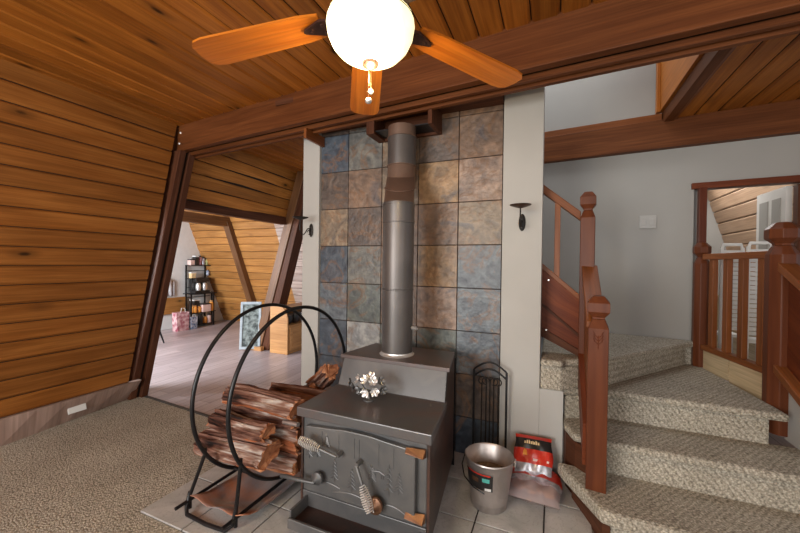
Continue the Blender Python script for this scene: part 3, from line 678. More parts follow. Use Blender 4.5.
for a in (121, 53, 190, 338, 264):
    t = math.radians(a); Rz = Matrix.Rotation(t, 3, 'Z'); tilt = Matrix.Rotation(math.radians(3), 3, 'X')
    def P(u, v, w): 
        q = tilt @ Vector((0, v, w)); return Vector((FX, FY, 2.16))+Rz @ Vector((u*.98, q.y, q.z-.08*u))
    m = MB(); out = [(.17, -.048), (.24, -.058), (.60, -.070), (.635, -.064), (.655, -.045), (.66, 0), (.655, .045), (.635, .064), (.60, .070), (.24, .058), (.17, .048)]
    r = random.random()
    m.face([P(u, v, .004) for u, v in out], [(u, v) for u, v in out], r)
    m.face([P(u, v, -.004) for u, v in out[::-1]], [(u, v) for u, v in out[::-1]], r)
    for i in range(len(out)):
        q, w = out[i], out[(i+1) % len(out)]; m.face([P(*q, -.004), P(*w, -.004), P(*w, .004), P(*q, .004)], None, r)
    bl = m.build('blade', M['blade'], fan)
    m = MB(); tri = [(.10, -.02), (.17, -.034), (.235, -.008), (.24, 0), (.235, .008), (.17, .034), (.10, .02)]
    m.face([P(u, v, -.005) for u, v in tri[::-1]], None, .5); m.face([P(u, v, -.013) for u, v in tri], None, .5)
    for i in range(len(tri)):
        q, w = tri[i], tri[(i+1) % len(tri)]; m.face([P(*q, -.013), P(*w, -.013), P(*w, -.005), P(*q, -.005)], None, .5)
    for (u, v) in ((.165, -.018), (.165, .018), (.21, 0)): m.lathe([(.006, -.019), (.006, -.012)], P(u, v, 0)-Vector((0, 0, 0)), 8) 
    m.build('blade_bracket', M['lampmetal'], bl)
for (dx, dy, z0, z1) in ((.0, -.01, 1.885, 1.985), (-.03, .06, 1.95, 2.01)):
    m = MB(); m.tube([(FX+dx, FY+dy, z0), (FX+dx, FY+dy, z1)], .0012, 6); ch = m.build('pull_chain', M['brass'], fan)
    m = MB(); m.lathe([(.002, .010), (.009, .006), (.011, 0), (.009, -.006), (.002, -.010)], (FX+dx, FY+dy, z0-.008), 12); m.build('fob', M['chrome'], ch)

# ------------------------------------------------------------------ STOVE
SIZE = 1.1
sv = thing('wood_stove', (-.87, 1.93, .012), 'dark iron two-level wood stove with tree-relief door on the hearth', 'stove')
x0, x1 = -1.098, -.45
yF, yM, yS, yBk = 1.375, 1.70, 1.765, 2.08
zl, zu = .675, .83
m = MB()
prof = [(yF, .21), (yBk, .21), (yBk, zu-.03), (yS-.01, zu-.03), (yM-.01, zl-.03), (yF, zl-.03)]
side = [[(x, y, z) for y, z in prof] for x in (x0+.012, x1-.012)]
m.loft([side[0], side[1]], r=.3)
m.build('body', M['stove'], sv, bevel=.006)
for xa, xb in ((x0, x0+.012), (x1-.012, x1+.002)):
    m = MB(); pr = [(yF-.004, .20), (yBk+.004, .20), (yBk+.004, zu-.022), (yS, zu-.022), (yM, zl-.022), (yF-.004, zl-.022)]
    m.loft([[(xa, y, z) for y, z in pr], [(xb, y, z) for y, z in pr]], r=.3); m.build('side_plate', M['stoveside'], sv, bevel=.003)
m = MB(); pr = [(yF-.025, zl-.045), (yM+.01, zl-.045), (yM+.01, zl), (yF-.025, zl)]
m.loft([[(x0-.012, y, z) for y, z in pr], [(x1+.014, y, z) for y, z in pr]]); m.build('lower_top_plate', M['stovetop'], sv, bevel=.005)
m = MB(); pr = [(yM-.006, zl+.0), (yM+.02, zl-.01), (yS+.02, zu-.03), (yS-.004, zu-.004)]
m.loft([[(x0-.005, y, z) for y, z in pr], [(x1+.006, y, z) for y, z in pr]]); m.build('riser_plate', M['stove'], sv, bevel=.003)
m = MB(); m.loft([[(x0-.03, yS-.012, z), (x1+.02, yS-.012, z), (x1-.0, yBk+.02, z), (x0+.02, yBk+.02, z)] for z in (zu-.022, zu)]); m.build('upper_top_plate', M['stovetop'], sv, bevel=.004)
# door
dx0, dx1, dz0, dz1 = x0+.045, x1-.055, .295, .605
m = MB(); pr = [(dx0, dz0), (dx1, dz0), (dx1, dz1-.01)]
for k in range(9):
    t = k/8; pr.append((dx1+(dx0-dx1)*t, dz1-.01+.016*math.sin(PI*t)+(.004 if 2 < k < 6 else 0)))
m.loft([[(x, yF-.028, z) for x, z in pr], [(x, yF, z) for x, z in pr]])
door = m.build('door', M['stove'], sv, bevel=.004)
yD = yF-.030
def relief(name, f): m = MB(); f(m); return m.build(name, M['stove'], door)
def tree(m, x, z, h):
    m.tube([(x, yD, z), (x, yD, z+h)], .0022, 6)
    n = 5
    for k in range(n):
        w = .020*(1-k/n*.75); zz = z+h*(.15+.17*k)
        for s_ in (-1, 1): m.tube([(x, yD, zz+w*.7), (x+s_*w*.6, yD, zz+.003), (x+s_*w, yD, zz-.002)], .0028, 6)
for (x, z, h) in ((-1.03, .45, .085), (-.985, .465, .06), (-.89, .375, .10), (-.80, .355, .10), (-.70, .42, .07), (-.62, .385, .13), (-.575, .40, .09), (-.935, .52, .05)):
    relief('tree_relief', lambda m: tree(m, x, z, h))
def hills(m):
    for (xa, xb, z, am) in ((-.90, -.70, .325, .018), (-.68, -.54, .325, .02), (-1.0, -.86, .35, .012)):
        m.tube([(xa+(xb-xa)*t/10, yD, z+am*math.sin(PI*t/10)) for t in range(11)], .003, 6)
relief('hill_relief', hills)
for x in (-.96, -.87, -.79, -.765, -.67, -.60): relief('groove_relief', lambda m: m.tube([(x, yD+.001, .50), (x, yD+.001, .59)], .0015, 5))
def deer(m):
    m.tube([(-.70, yD, .47), (-.665, yD, .475), (-.64, yD, .465)], .004, 6)
    for x in (-.695, -.685, -.655, -.645): m.tube([(x, yD, .468), (x-.002, yD, .445)], .0018, 5)
    m.tube([(-.70, yD, .472), (-.712, yD, .492)], .003, 6)
relief('deer_relief', deer)
# coil-handled levers: rod from pivot, bright conical spring at the free end
def lever(p, q, off):
    h = MB(); p = Vector(p); q = Vector(q)
    h.tube([p, p+Vector((0, -off, 0)), ], .011, 10)
    h.tube([p+Vector((0, -off, 0)), q], .0075, 10)
    L = h.build('lever', M['stove'], door)
    e = MB(); d = (q-p-Vector((0, -off, 0))).normalized()
    u = d.cross(Vector((0, 1, 0))).normalized(); w = d.cross(u)
    pts = []; rr = []
    for k in range(73):
        t = k/72; rad = .012+.010*math.sin(PI*t*.9); an = t*12*2*PI
        pts.append(q-d*.03+d*(.105*t)+(u*math.cos(an)+w*math.sin(an))*rad); rr.append(.0026)
    e.tube(pts, rr, 6); e.build('spring_grip', M['chrome'], L)
    return L
lever((-.855, yF-.03, .515), (-.965, yF-.085, .545), .04)
lever((-.755, yF-.03, .50), (-.705, yF-.085, .405), .04)
for (x, z, mt, rr) in ((-.965, .385, 'stove', .029), (-.672, .345, 'brass', .036)):
    m = MB(); Rk = Matrix.Rotation(PI/2, 3, 'X')
    m.lathe([(.012, 0), (.012, .02), (rr, .022), (rr, .034), (rr*.7, .040), (rr*.35, .05), (.006, .054)], (x, yF-.028, z), 20, Rk); m.build('draft_knob', M[mt], door)
m = MB(); m.tube([(-.965, yF-.075, .375), (-1.05, yF-.085, .375), (-1.12, yF-.075, .365), (-1.17, yF-.055, .345)], [.008, .009, .010, .009], 10); m.build('latch_arm', M['stove'], door)
m = MB(); m.tube([(-1.19, yF-.02, .585), (-1.095, yF-.03, .592)], .011, 10); m.build('latch_pin', M['galv'], sv)
for z in (.592, .325):
    m = MB(); m.loft([[(-.545, yF-.045, z-.004), (-.545, yF-.03, z-.018), (-.545, yF-.03, z+.014)], [(-.465, yF-.045, z-.014), (-.465, yF-.005, z-.026), (-.465, yF-.005, z+.012)]]); m.build('hinge', M['brass'], sv, bevel=.003)
# ash tray shelf in front
m = MB(); zt = .262
m.bb(x0+.05, x1-.04, yF-.13, yF, zt-.062, zt-.052)
m.build('ash_shelf', M['tray'], sv, bevel=.002)
for n_, d in (('shelf_lip', (x0+.04, x1-.03, yF-.142, yF-.13, zt-.075, zt-.03)), ('shelf_side', (x0+.04, x0+.05, yF-.13, yF, zt-.07, zt)), ('shelf_side', (x1-.04, x1-.03, yF-.13, yF, zt-.07, zt))):
    m = MB(); m.bb(*d); m.build(n_, M['stove'], sv, bevel=.003)
m = MB(); m.bb(x0+.02, x1-.01, yF-.012, yF, zt-.06, zt+.018); m.build('front_rail', M['stove'], sv, bevel=.003)
for x in (x0+.05, x1-.05):
    for y in (yF+.06, yBk-.08):
        m = MB(); m.loft([[(x+a*.5, y+b_*.5, z) for a, b_ in ((-w, -w), (w, -w), (w, w), (-w, w))] for w, z in ((.05, .1345), (.055, .15), (.035, .17), (.06, .21))]); m.build('leg', M['stove'], sv, bevel=.003)
m = MB(); m.bb(x0, x1+.005, yBk+.03, yBk+.038, .136, zu-.04); m.build('rear_shield', M['black'], sv)

# flowers / pine-cone ornament on the stove
of = thing('flower_ornament', (-.922, 1.7215, zl*1.1-.136), 'small silver metal flower ornament on the lower stove top', 'ornament')
mb1(lambda m: m.lathe([(.028, 0), (.028, .004), (.008, .010), (.006, .035), (.005, .05)], (-.838, 1.565, zl), 14)).build('base', M['stove'], of)
sp = [(a_*1.2, b__*1.1, c_*1.1) for a_, b__, c_ in [(-.07, 0, .05), (-.035, -.02, .05), (0, -.03, .045), (.035, -.015, .05), (.06, .01, .055), (-.05, .005, .085), (-.015, -.005, .09), (.02, 0, .088), (.045, .02, .085), (-.09, .01, .065), (.0, .02, .10)]]
for (a, b2, c) in sp:
    m = MB(); cc = Vector((-.838+a, 1.565+b2, zl+c)); ax = Vector((a, b2-.06, c-.06)).normalized(); q = ax.to_track_quat('Z', 'Y').to_matrix()
    for k in range(6):
        th = 2*PI*k/6
        m.loft([[cc+q @ (Matrix.Rotation(th, 3, 'Z') @ Vector((rr, s_*w, h))) for s_, h0 in ((-1, 0), (1, 0))]+[cc+q @ (Matrix.Rotation(th, 3, 'Z') @ Vector((rr, 0, h+.004)))] for rr, w, h in ((.002, .002, 0), (.012, .009, .003), (.02, .008, .009), (.024, .002, .012))])
    m.lathe([(.006, 0), (.006, .006), (.002, .010)], cc, 8, q)
    m.build('blossom', M['chrome'] if (a*100) % 2 < 1 else M['stove'], of)
for k in range(6):
    a, b2, c = sp[k]
    m = MB(); m.tube([(-.838, 1.565, zl+.03), (-.838+a*.6, 1.565+b2*.6, zl+c*.6+.01), (-.838+a, 1.565+b2, zl+c)], .0025, 6); m.build('stem', M['black'], of)

# ------------------------------------------------------------------ STOVE PIPE
SIZE = None
PX, PY = -.9185, 2.09; zu = .777
pp = thing('stovepipe', (PX, PY, zu), 'grey steel stovepipe with a browned offset elbow, rising from the stove', 'stovepipe')
rp = .099
def ring(c, r_, q=None, n=36):
    q = q or Matrix(); return [Vector(c)+(q @ Vector((r_*math.cos(2*PI*k/n), r_*math.sin(2*PI*k/n), 0))) for k in range(n)]
LEAN = Vector((-.075, .21, 0)); lax = Vector((-LEAN.y, LEAN.x, 0)).normalized()
def Q(t): return Matrix.Rotation(t, 3, lax)
def pipe(name, segs, mat):
    m = MB(); m.loft([ring(c, r_, Q(-t)) for c, r_, t in segs], sm=True); return m.build(name, M[mat], pp)
def seam(c, t, mat, k=1.):
    m = MB(); m.lathe([(rp+.001, -.006*k), (rp+.005, -.003*k), (rp+.005, .003*k), (rp+.001, .006*k)], c, 36, Q(-t)); m.build('seam_ring', M[mat], pp)
mb1(lambda m: m.lathe([(.110, zu), (.112, zu+.004), (.101, zu+.012), (.100, zu+.02)], (PX, PY, 0), 36)).build('collar', M['chrome'], pp)
B0 = Vector((PX, PY, 0))
pipe('pipe_section', [(B0+Vector((0, 0, zu+.012)), rp, 0), (B0+Vector((0, 0, 1.195)), rp, 0)], 'pipe')
pipe('pipe_section', [(B0+Vector((0, 0, 1.195)), rp+.0015, 0), (B0+Vector((0, 0, 1.62)), rp+.0015, 0)], 'pipe')
pipe('pipe_section', [(B0+Vector((0, 0, 1.62)), rp+.003, 0), (B0+Vector((0, 0, 1.745)), rp+.003, 0)], 'pipe')
for z in (1.195, 1.62, 1.735): seam(B0+Vector((0, 0, z)), 0, 'pipe')
E = [B0+Vector((0, 0, 1.745)), B0+Vector((0, 0, 1.865))+LEAN*.42, B0+Vector((0, 0, 1.965))+LEAN*.88, B0+Vector((0, 0, 2.04))+LEAN]
pipe('elbow', [(E[0], rp-.002, 0), (E[1], rp-.002, .42)], 'pipehot')
pipe('elbow', [(E[1], rp, .42), (E[2], rp, .3)], 'pipehot')
pipe('elbow', [(E[2], rp-.002, .3), (E[3], rp-.002, 0)], 'pipehot')
pipe('pipe_section', [(E[3], rp, 0), (E[3]+Vector((0, 0, .20)), rp, 0)], 'pipe')
pipe('pipe_section', [(E[3]+Vector((0, 0, .20)), rp-.003, 0), (E[3]+Vector((0, 0, .275)), rp-.003, 0)], 'pipehot')
for c, t in ((E[1], .42), (E[3], 0), (E[3]+Vector((0, 0, .20)), 0)): seam(c, t, 'pipehot', .6)
m = MB(); pts = []
for k in range(49): t = k/48; pts.append((PX+rp+.005+.035*t, PY-.01+.011*math.cos(t*6*2*PI), .955+.011*math.sin(t*6*2*PI)))
m.tube(pts, .0016, 5); m.tube([(PX+rp-.01, PY-.01, .955), (PX+rp+.045, PY-.01, .955)], .002, 6); m.build('damper_handle', M['chrome'], pp)
# support box below the header
sb = thing('pipe_support_box', (-1.0, 2.34, 2.30), 'dark square support box around the stovepipe below the header', 'pipe support')
M_ = M['beamdark']
for q in ((-1.275, -.76, 2.465, 2.495, 2.30, 2.595), (-1.275, -1.21, 2.29, 2.465, 2.30, 2.595), (-.79, -.76, 2.26, 2.465, 2.30, 2.595)):
    m = MB(); m.bb(*q); m.build('frame_board', M_, sb, bevel=.003)
m = MB(); m.bb(-1.21, -.79, 2.31, 2.465, 2.318, 2.326); m.build('cover_plate', M['black'], sb)
m = MB(); m.hexa([(-1.81, 2.25, 2.33), (-1.785, 2.25, 2.33), (-1.81, 2.495, 2.33), (-1.785, 2.495, 2.33), (-1.81, 2.25, 2.41), (-1.785, 2.25, 2.41), (-1.81, 2.495, 2.41), (-1.785, 2.495, 2.41)])
struct(m.build('trim_24', M['railwood'], bevel=.003), 'short stained bracket at the top of the left pilaster')

# ------------------------------------------------------------------ SCONCES
def sconce(x, z, lab):
    y = 2.47; t = thing('wall_sconce', (x, y, z), lab, 'candle sconce', 'iron candle sconces either side of the slate')
    mb1(lambda m: m.lathe([(.001, 0), (.020, .002), (.022, .006), (.016, .011), (.001, .013)], (x, y, z), 20, Matrix.Rotation(PI/2, 3, 'X'), sy=2.6)).build('wall_plate', M['iron'], t)
    m = MB(); pts = [(x, y-.012, z+.0), (x, y-.03, z+.015), (x, y-.055, z+.01), (x, y-.075, z-.02), (x, y-.10, z-.045), (x, y-.13, z-.04), (x, y-.15, z-.01), (x, y-.15, z+.03), (x, y-.145, z+.072)]
    q = []
    for i in range(len(pts)-1):
        for k in range(3): q.append(Vector(pts[i]).lerp(Vector(pts[i+1]), k/3))
    q.append(Vector(pts[-1]))
    for _ in range(2): q = [q[0]]+[(q[i-1]+q[i]*2+q[i+1])/4 for i in range(1, len(q)-1)]+[q[-1]]
    m.tube(q, .0042, 8); m.build('arm', M['iron'], t)
    m = MB(); m.tube([(x, y-.035-.018*math.cos(a), z-.02+.018*math.sin(a)) for a in [k*.45 for k in range(12)]], .003, 6); m.build('scroll', M['iron'], t)
    mb1(lambda m: m.lathe([(.006, -.012), (.03, -.006), (.062, .006), (.066, .010), (.05, .008), (.012, .002), (.0, .002)], (x, y-.145, z+.085), 24)).build('drip_dish', M['bronze'] if x > -1 else M['iron'], t)
    mb1(lambda m: m.lathe([(.005, 0), (.003, .008), (.0005, .014)], (x, y-.145, z+.09), 10)).build('candle_spike', M['iron'], t)
sconce(-1.893, 1.63, 'iron scroll candle sconce on the pilaster left of the slate')
sconce(-.195, 1.64, 'bronze-dished candle sconce on the pilaster right of the slate')

# ------------------------------------------------------------------ FIREWOOD RACK
rk = thing('firewood_rack', (-1.5, 1.68, .012), 'black tubular double-hoop firewood rack on the hearth', 'firewood rack')
RD = Vector((math.cos(1.522), math.sin(1.522), 0)); RR = .475
for cx in (-1.617, -1.369):
    c = Vector((cx, 1.682, .618))
    m = MB(); m.tube([c+RD*RR*math.cos(t)+Vector((0, 0, RR*math.sin(t))) for t in [2*PI*k/72 for k in range(72)]], .0105, 10, closed=True); m.build('hoop', M['black'], rk)
def ringpt(cx, y): 
    d = y-1.682; return Vector((cx+d*.049, y, .618-math.sqrt(max(0, RR*RR-d*d))))
for cx, fx in ((-1.617, -1.775), (-1.369, -1.44)):
    for y, fy in ((1.28, 1.30), (2.08, 2.06)):
        m = MB(); p = ringpt(cx, y); m.tube([p+Vector((0, 0, .03)), p, (fx, fy, .10), (fx, fy, .03)], .0095, 10); m.build('leg', M['black'], rk)
    m = MB(); m.tube([(fx, 1.22, .075), (fx, 2.10, .075)], .0095, 10); m.build('base_rail', M['black'], rk)
for y in (1.45, 1.9):
    m = MB(); m.tube([ringpt(-1.617, y), ringpt(-1.369, y)], .008, 10); m.build('cross_bar', M['black'], rk)
m = MB(); pts = []
for k in range(21):
    t = k/20; x = -1.77+.33*t; pts.append((x, 1.285-.0*t, .03+.02*0+.0))
m.tube([(-1.775, 1.30, .12), (-1.775, 1.28, .05), (-1.75, 1.265, .025), (-1.60, 1.26, .022), (-1.47, 1.265, .025), (-1.44, 1.28, .05), (-1.44, 1.30, .12)], .010, 10); m.build('front_foot', M['black'], rk)
# metal ash/bark sheet under the rack
sh = MB(); n = 14
rows_ = []
for j in range(n+1):
    t = j/n; y = 1.29+.80*t
    z = .045+.05*max(0, 1-t*9)
    rows_.append([Vector((-1.76+.37*i/12+.0*t, y+(.01*math.sin(i*.9) if j else 0), z+.008*math.sin(i*1.1+j*.8)+.03*((i/12-.5)**2)*4*.5)) for i in range(13)])
for j in range(n):
    for i in range(12):
        sh.face([rows_[j][i], rows_[j][i+1], rows_[j+1][i+1], rows_[j+1][i]], None, .5, 0, True)
o = sh.build('kindling_sheet', M['copper'], None); md = o.modifiers.new('thick', 'SOLIDIFY'); md.thickness = .004
tag(o, 'brown and grey weathered sheet lying under the firewood rack', 'sheet')

def log(y, z, x0, x1, rad, seed, kind, rot=0., lab='', tiltz=0., loc=None, yaw=0.):
    rnd = random.Random(seed); L = x1-x0
    if kind == 'wedge': base = [(0, .95), (-.35, .75), (-.8, .2), (-.95, -.35), (-.5, -.62), (.1, -.66), (.7, -.6), (.95, -.3), (.6, .3), (.3, .7)]
    elif kind == 'half': base = [(-.98, -.3), (-.85, .2), (-.5, .58), (0, .75), (.5, .6), (.9, .2), (1, -.25), (.6, -.5), (0, -.45), (-.6, -.5)]
    else: base = [(math.cos(a), math.sin(a)) for a in [2*PI*k/12 for k in range(12)]]
    # densify
    poly = []
    for i in range(len(base)):
        a, b_ = base[i], base[(i+1) % len(base)]
        poly += [(a[0]+(b_[0]-a[0])*q/4, a[1]+(b_[1]-a[1])*q/4) for q in range(4)]
    poly = [(p[0]*k, p[1]*k) for p in poly for k in (rnd.uniform(.87, 1.13),)]
    ca, sa = math.cos(rot), math.sin(rot); ns = 12; rings = []; ph = [rnd.uniform(0, 6) for _ in poly]
    for j in range(ns+1):
        t = j/ns; bend = .012*math.sin(t*PI+seed); rg = []
        for i, p in enumerate(poly):
            k = rad*(1+.06*math.sin(t*5+ph[i])+rnd.uniform(-.06, .06)); u = (p[0]*ca-p[1]*sa)*k; v = (p[0]*sa+p[1]*ca)*k
            xx = -L/2+L*t+(rnd.uniform(-.012, .012) if j in (0, ns) else 0)
            rg.append(Vector((xx, u, v+bend)))
        rings.append(rg)
    m = MB(); n = len(poly)
    cut = [kind == 'wedge' and (i < 3 or i > n-9) or kind == 'half' and (i > n*.62) for i in range(n)]
    for j in range(ns):
        for i in range(n):
            k = (i+1) % n; m.face([rings[j][i], rings[j][k], rings[j+1][k], rings[j+1][i]], [(0, 0)]*4, .5, 1 if cut[i] else 0, False)
    m.face(rings[0][::-1], [(0, 0)]*n, .5, 2); m.face(rings[-1], [(0, 0)]*n, .5, 2)
    o = m.build('split_log', [M['bark'], M['split'], M['end']])
    o.location = loc or ((x0+x1)/2, y, z); o.rotation_euler = (0, tiltz, yaw)
    tag(o, lab, 'firewood', 'split firewood in the hoop rack'); return o
LG = [
 (1.60, .235, -1.80, -1.28, .075, 'half', 0, 'bark-covered log at the bottom of the pile, between the hoops'),
 (1.78, .24, -1.74, -1.275, .08, 'wedge', .6, 'bottom log towards the back of the pile, mostly hidden'),
 (1.43, .345, -1.82, -1.34, .085, 'half', .3, 'wide grey-brown log low at the front of the pile'),
 (1.585, .375, -1.76, -1.27, .075, 'wedge', 2.6, 'reddish split log filling the middle of the pile'),
 (1.745, .39, -1.78, -1.275, .08, 'wedge', 1.1, 'orange split log in the middle row towards the pilaster'),
 (1.92, .37, -1.74, -1.275, .075, 'half', -.5, 'bark log in the middle row nearest the pilaster'),
 (1.43, .47, -1.74, -1.36, .062, 'half', .1, 'slim ridged log with a sawn right end, second from top in front'),
 (1.565, .49, -1.74, -1.275, .062, 'wedge', 4.2, 'orange split log just behind the slim front log'),
 (1.70, .50, -1.74, -1.275, .068, 'half', .2, 'hidden bark log in the upper row, behind the orange split one'),
 (1.86, .48, -1.74, -1.275, .06, 'wedge', 1.9, 'split log in the upper row at the back of the pile'),
 (1.53, .575, -1.74, -1.25, .072, 'half', .05, 'topmost long grey-barked log lying across both hoops'),
]
for k, (y, z, xa, xb, rad, kind, rot, lab) in enumerate(LG): log(y, z, xa, xb, rad, k+3, kind, rot, lab)
log(0, 0, -.15, .15, .07, 40, 'wedge', .9, 'orange split log poking up at the back of the pile', tiltz=-.65, loc=(-1.45, 2.03, .56), yaw=-.5)
log(0, 0, -.14, .14, .06, 41, 'wedge', 2.2, 'darker split log below the one poking up at the back', tiltz=-.3, loc=(-1.58, 1.985, .455), yaw=-.3)

# ------------------------------------------------------------------ ASH BUCKET
bx, by = -.315, 2.03
bk = thing('ash_bucket', (bx, by, .012), 'galvanised metal ash bucket with a black printed label, on the hearth beside the stove', 'bucket')
mb1(lambda m: m.lathe([(.0, .014), (.090, .014), (.096, .02), (.098, .05), (.100, .052), (.101, .06), (.131, .28), (.135, .285), (.133, .292), (.127, .285), (.098, .06), (.09, .024), (0, .024)], (bx, by, 0), 40, caps=False)).build('pail', M['galv'], bk)
mb1(lambda m: m.lathe([(.0, .19), (.06, .195), (.112, .188), (.110, .18), (0, .18)], (bx, by, 0), 30, caps=False)).build('ash_fill', M['ash'], bk)
def patch(m, a0, a1, z0, z1, off, mi=0):
    n = 8
    for k in range(n):
        aa, bb_ = a0+(a1-a0)*k/n, a0+(a1-a0)*(k+1)/n
        def p(a, z): rr = .101+(z-.06)/.22*.030+off; return (bx+rr*math.cos(a), by+rr*math.sin(a), z)
        m.face([p(aa, z0), p(bb_, z0), p(bb_, z1), p(aa, z1)], None, .5, mi)
        m.face([p(aa, z1), p(bb_, z1), p(bb_, z0), p(aa, z0)][::-1], None, .5, mi) if False else None
D2 = math.radians
m = MB(); patch(m, D2(-150), D2(-72), .15, .24, .0025); lb = m.build('label', M['blackp'], bk)
m = MB(); patch(m, D2(-140), D2(-78), .236, .243, .0035); m.build('label_stripe', M['red'], lb)
m = MB(); patch(m, D2(-98), D2(-80), .20, .222, .0035); m.build('label_mark', M['teal'], lb)
m = MB(); patch(m, D2(-92), D2(-76), .153, .168, .0035); m.build('label_strip', M['white'], lb)
m = MB(); patch(m, D2(-128), D2(-108), .19, .215, .0035); m.build('label_picture', M['brass'], lb)
m = MB(); m.tube([(bx+.139*math.cos(a), by+.139*math.sin(a)-.01*math.sin((a)*1), .275-.07*abs(math.sin((a-PI*.15)/1))) for a in [PI*.15-PI*k/24 for k in range(0)]] or [(bx-.139, by+.02, .27), (bx-.148, by-.03, .22), (bx-.12, by-.09, .19), (bx-.06, by-.135, .17), (bx-.0, by-.148, .155)], .0035, 8)
m.build('bail_handle', M['black'], bk)
for s_ in (-1, 1):
    m = MB(); m.box((bx+s_*.137, by+.02, .265), (.008, .03, .035)); m.build('ear', M['galv'], bk, bevel=.002)

# ------------------------------------------------------------------ ARCHED TOOL STAND
tx_ = .005
ts = thing('fire_tool_stand', (-.37, 2.40, .012), 'black wrought-iron arched stand with scrolls leaning by the slate, behind the bucket', 'fire tool stand')
tx0, tx1, ty = -.482, -.270, 2.40
for x in (tx0, tx1):
    m = MB(); m.bb(x-.007, x+.007, ty-.007, ty+.007, .012, .655); m.build('upright', M['black'], ts, bevel=.002)
for dz in (0, -.045):
    m = MB(); m.tube([(tx0+(tx1-tx0)*k/16, ty, .655+dz+.055*math.sin(PI*k/16)) for k in range(17)], .0065, 8); m.build('arch_bar', M['black'], ts)
for i, x in enumerate((-.43, -.40, -.376, -.352, -.322)):
    m = MB(); m.tube([(x, ty, .05), (x, ty, .57 if i in (0, 4) else .61)], .0042, 8); m.build('tool_rod', M['iron'], ts)
for x, s_ in ((-.40, -1), (-.352, 1), (-.376, -1), (-.376, 1)):
    m = MB(); m.tube([(x+s_*(.026-.024*math.cos(a)), ty-.006, .585+.024*math.sin(a)) for a in [k*.42 for k in range(13)]], .004, 8); m.build('scroll', M['iron'], ts)
m = MB(); m.bb(tx0-.02, tx1+.02, ty-.06, ty+.06, .012, .022); m.build('base', M['black'], ts, bevel=.002)
m = MB(); m.bb(tx0, tx1, ty-.006, ty+.006, .05, .06); m.build('lower_bar', M['black'], ts)

# ------------------------------------------------------------------ PRINTED BAGS
def bag(loc, size, rx, rz, bands, lab, seed):
    """pillow bag: bands = list of (t0, t1, material) along its length"""
    rnd = random.Random(seed); t = thing('printed_bag', loc, lab, 'bag', 'printed bags against the wall')
    R = (Matrix.Rotation(rz, 3, 'Z') @ Matrix.Rotation(rx, 3, 'X')); Lx, Ly, Lz = size; n = 16; k2 = 12
    def P(u, v, s_):
        e = (1-abs(2*u-1)**3.2)*(1-abs(2*v-1)**3.2); w = Lz*(.06+.94*max(0, e)**.55)/2
        return Vector(loc)+R @ Vector(((u-.5)*Lx*(1-.05*math.sin(v*9)), (v-.5)*Ly, s_*w+.010*math.sin(u*17+seed)*math.sin(v*13)*e+Lz/2))
    for (a, b_, mt, nm) in bands:
        m = MB(); j0, j1 = round(a*k2), round(b_*k2)
        for j in range(j0, j1):
            for i in range(n):
                u0, u1, v0, v1 = i/n, (i+1)/n, j/k2, (j+1)/k2
                m.face([P(u0, v0, 1), P(u1, v0, 1), P(u1, v1, 1), P(u0, v1, 1)], None, .5, 0, True)
                m.face([P(u0, v1, -1), P(u1, v1, -1), P(u1, v0, -1), P(u0, v0, -1)], None, .5, 0, True)
        m.build(nm, M[mt], t)
    return t, P
bag((-.085, 2.255, .014), (.29, .36, .09), .0, -.04, [(0, .34, 'plastic', 'clear_end'), (.34, .5, 'silver', 'foil_band'), (.5, .84, 'red', 'red_band'), (.84, 1, 'blackp', 'black_band')], 'printed red bag with a clear end lying flat, lowest of the stack', 3)
m = MB()
for k in range(38):
    a = random.uniform(-.19, .02); b_ = random.uniform(2.165, 2.25); m.lathe([(.001, -.009), (.011, -.005), (.012, .004), (.001, .010)], (a, b_, .045+random.uniform(0, .02)), 6, Matrix.Rotation(random.uniform(0, 3), 3, 'X'))
o = m.build('kindling_chips', M['end']); o['kind'] = 'stuff'; tag(o, 'reddish wood chips seen inside the clear end of the lowest bag', 'wood chips')
t2, P2 = bag((-.10, 2.375, .15), (.22, .24, .07), 1.0, .04, [(0, .17, 'silver', 'foil_band'), (.17, .34, 'silver', 'foil_edge'), (.34, .67, 'red', 'red_band'), (.67, .92, 'blackp', 'black_band'), (.92, 1, 'red', 'top_band')], 'red and black printed bag propped against the wall, top of the stack', 5)
m = MB()
for i in range(7):
    u = .25+i*.062; a = [P2(u, .78, 1), P2(u+.045, .78, 1), P2(u+.045, .84+.02*(i % 2), 1), P2(u, .84+.02*(i % 3), 1)]; off = Vector((0, -.003, .003)); m.face([q+off for q in a], None)
m.build('printed_lettering', M['cream'], t2)
m = MB(); a = [P2(.24, .5, 1), P2(.36, .5, 1), P2(.33, .62, 1), P2(.28, .66, 1), P2(.25, .58, 1)]; m.face([q+Vector((0, -.004, .004)) for q in a], None); m.build('printed_flame', M['amber'], t2)
m = MB(); a = [P2(.5, .40, 1), P2(.9, .40, 1), P2(.9, .45, 1), P2(.5, .45, 1)]; m.face([q+Vector((0, -.004, .004)) for q in a], None); m.build('printed_strip', M['pinkjar'], t2)

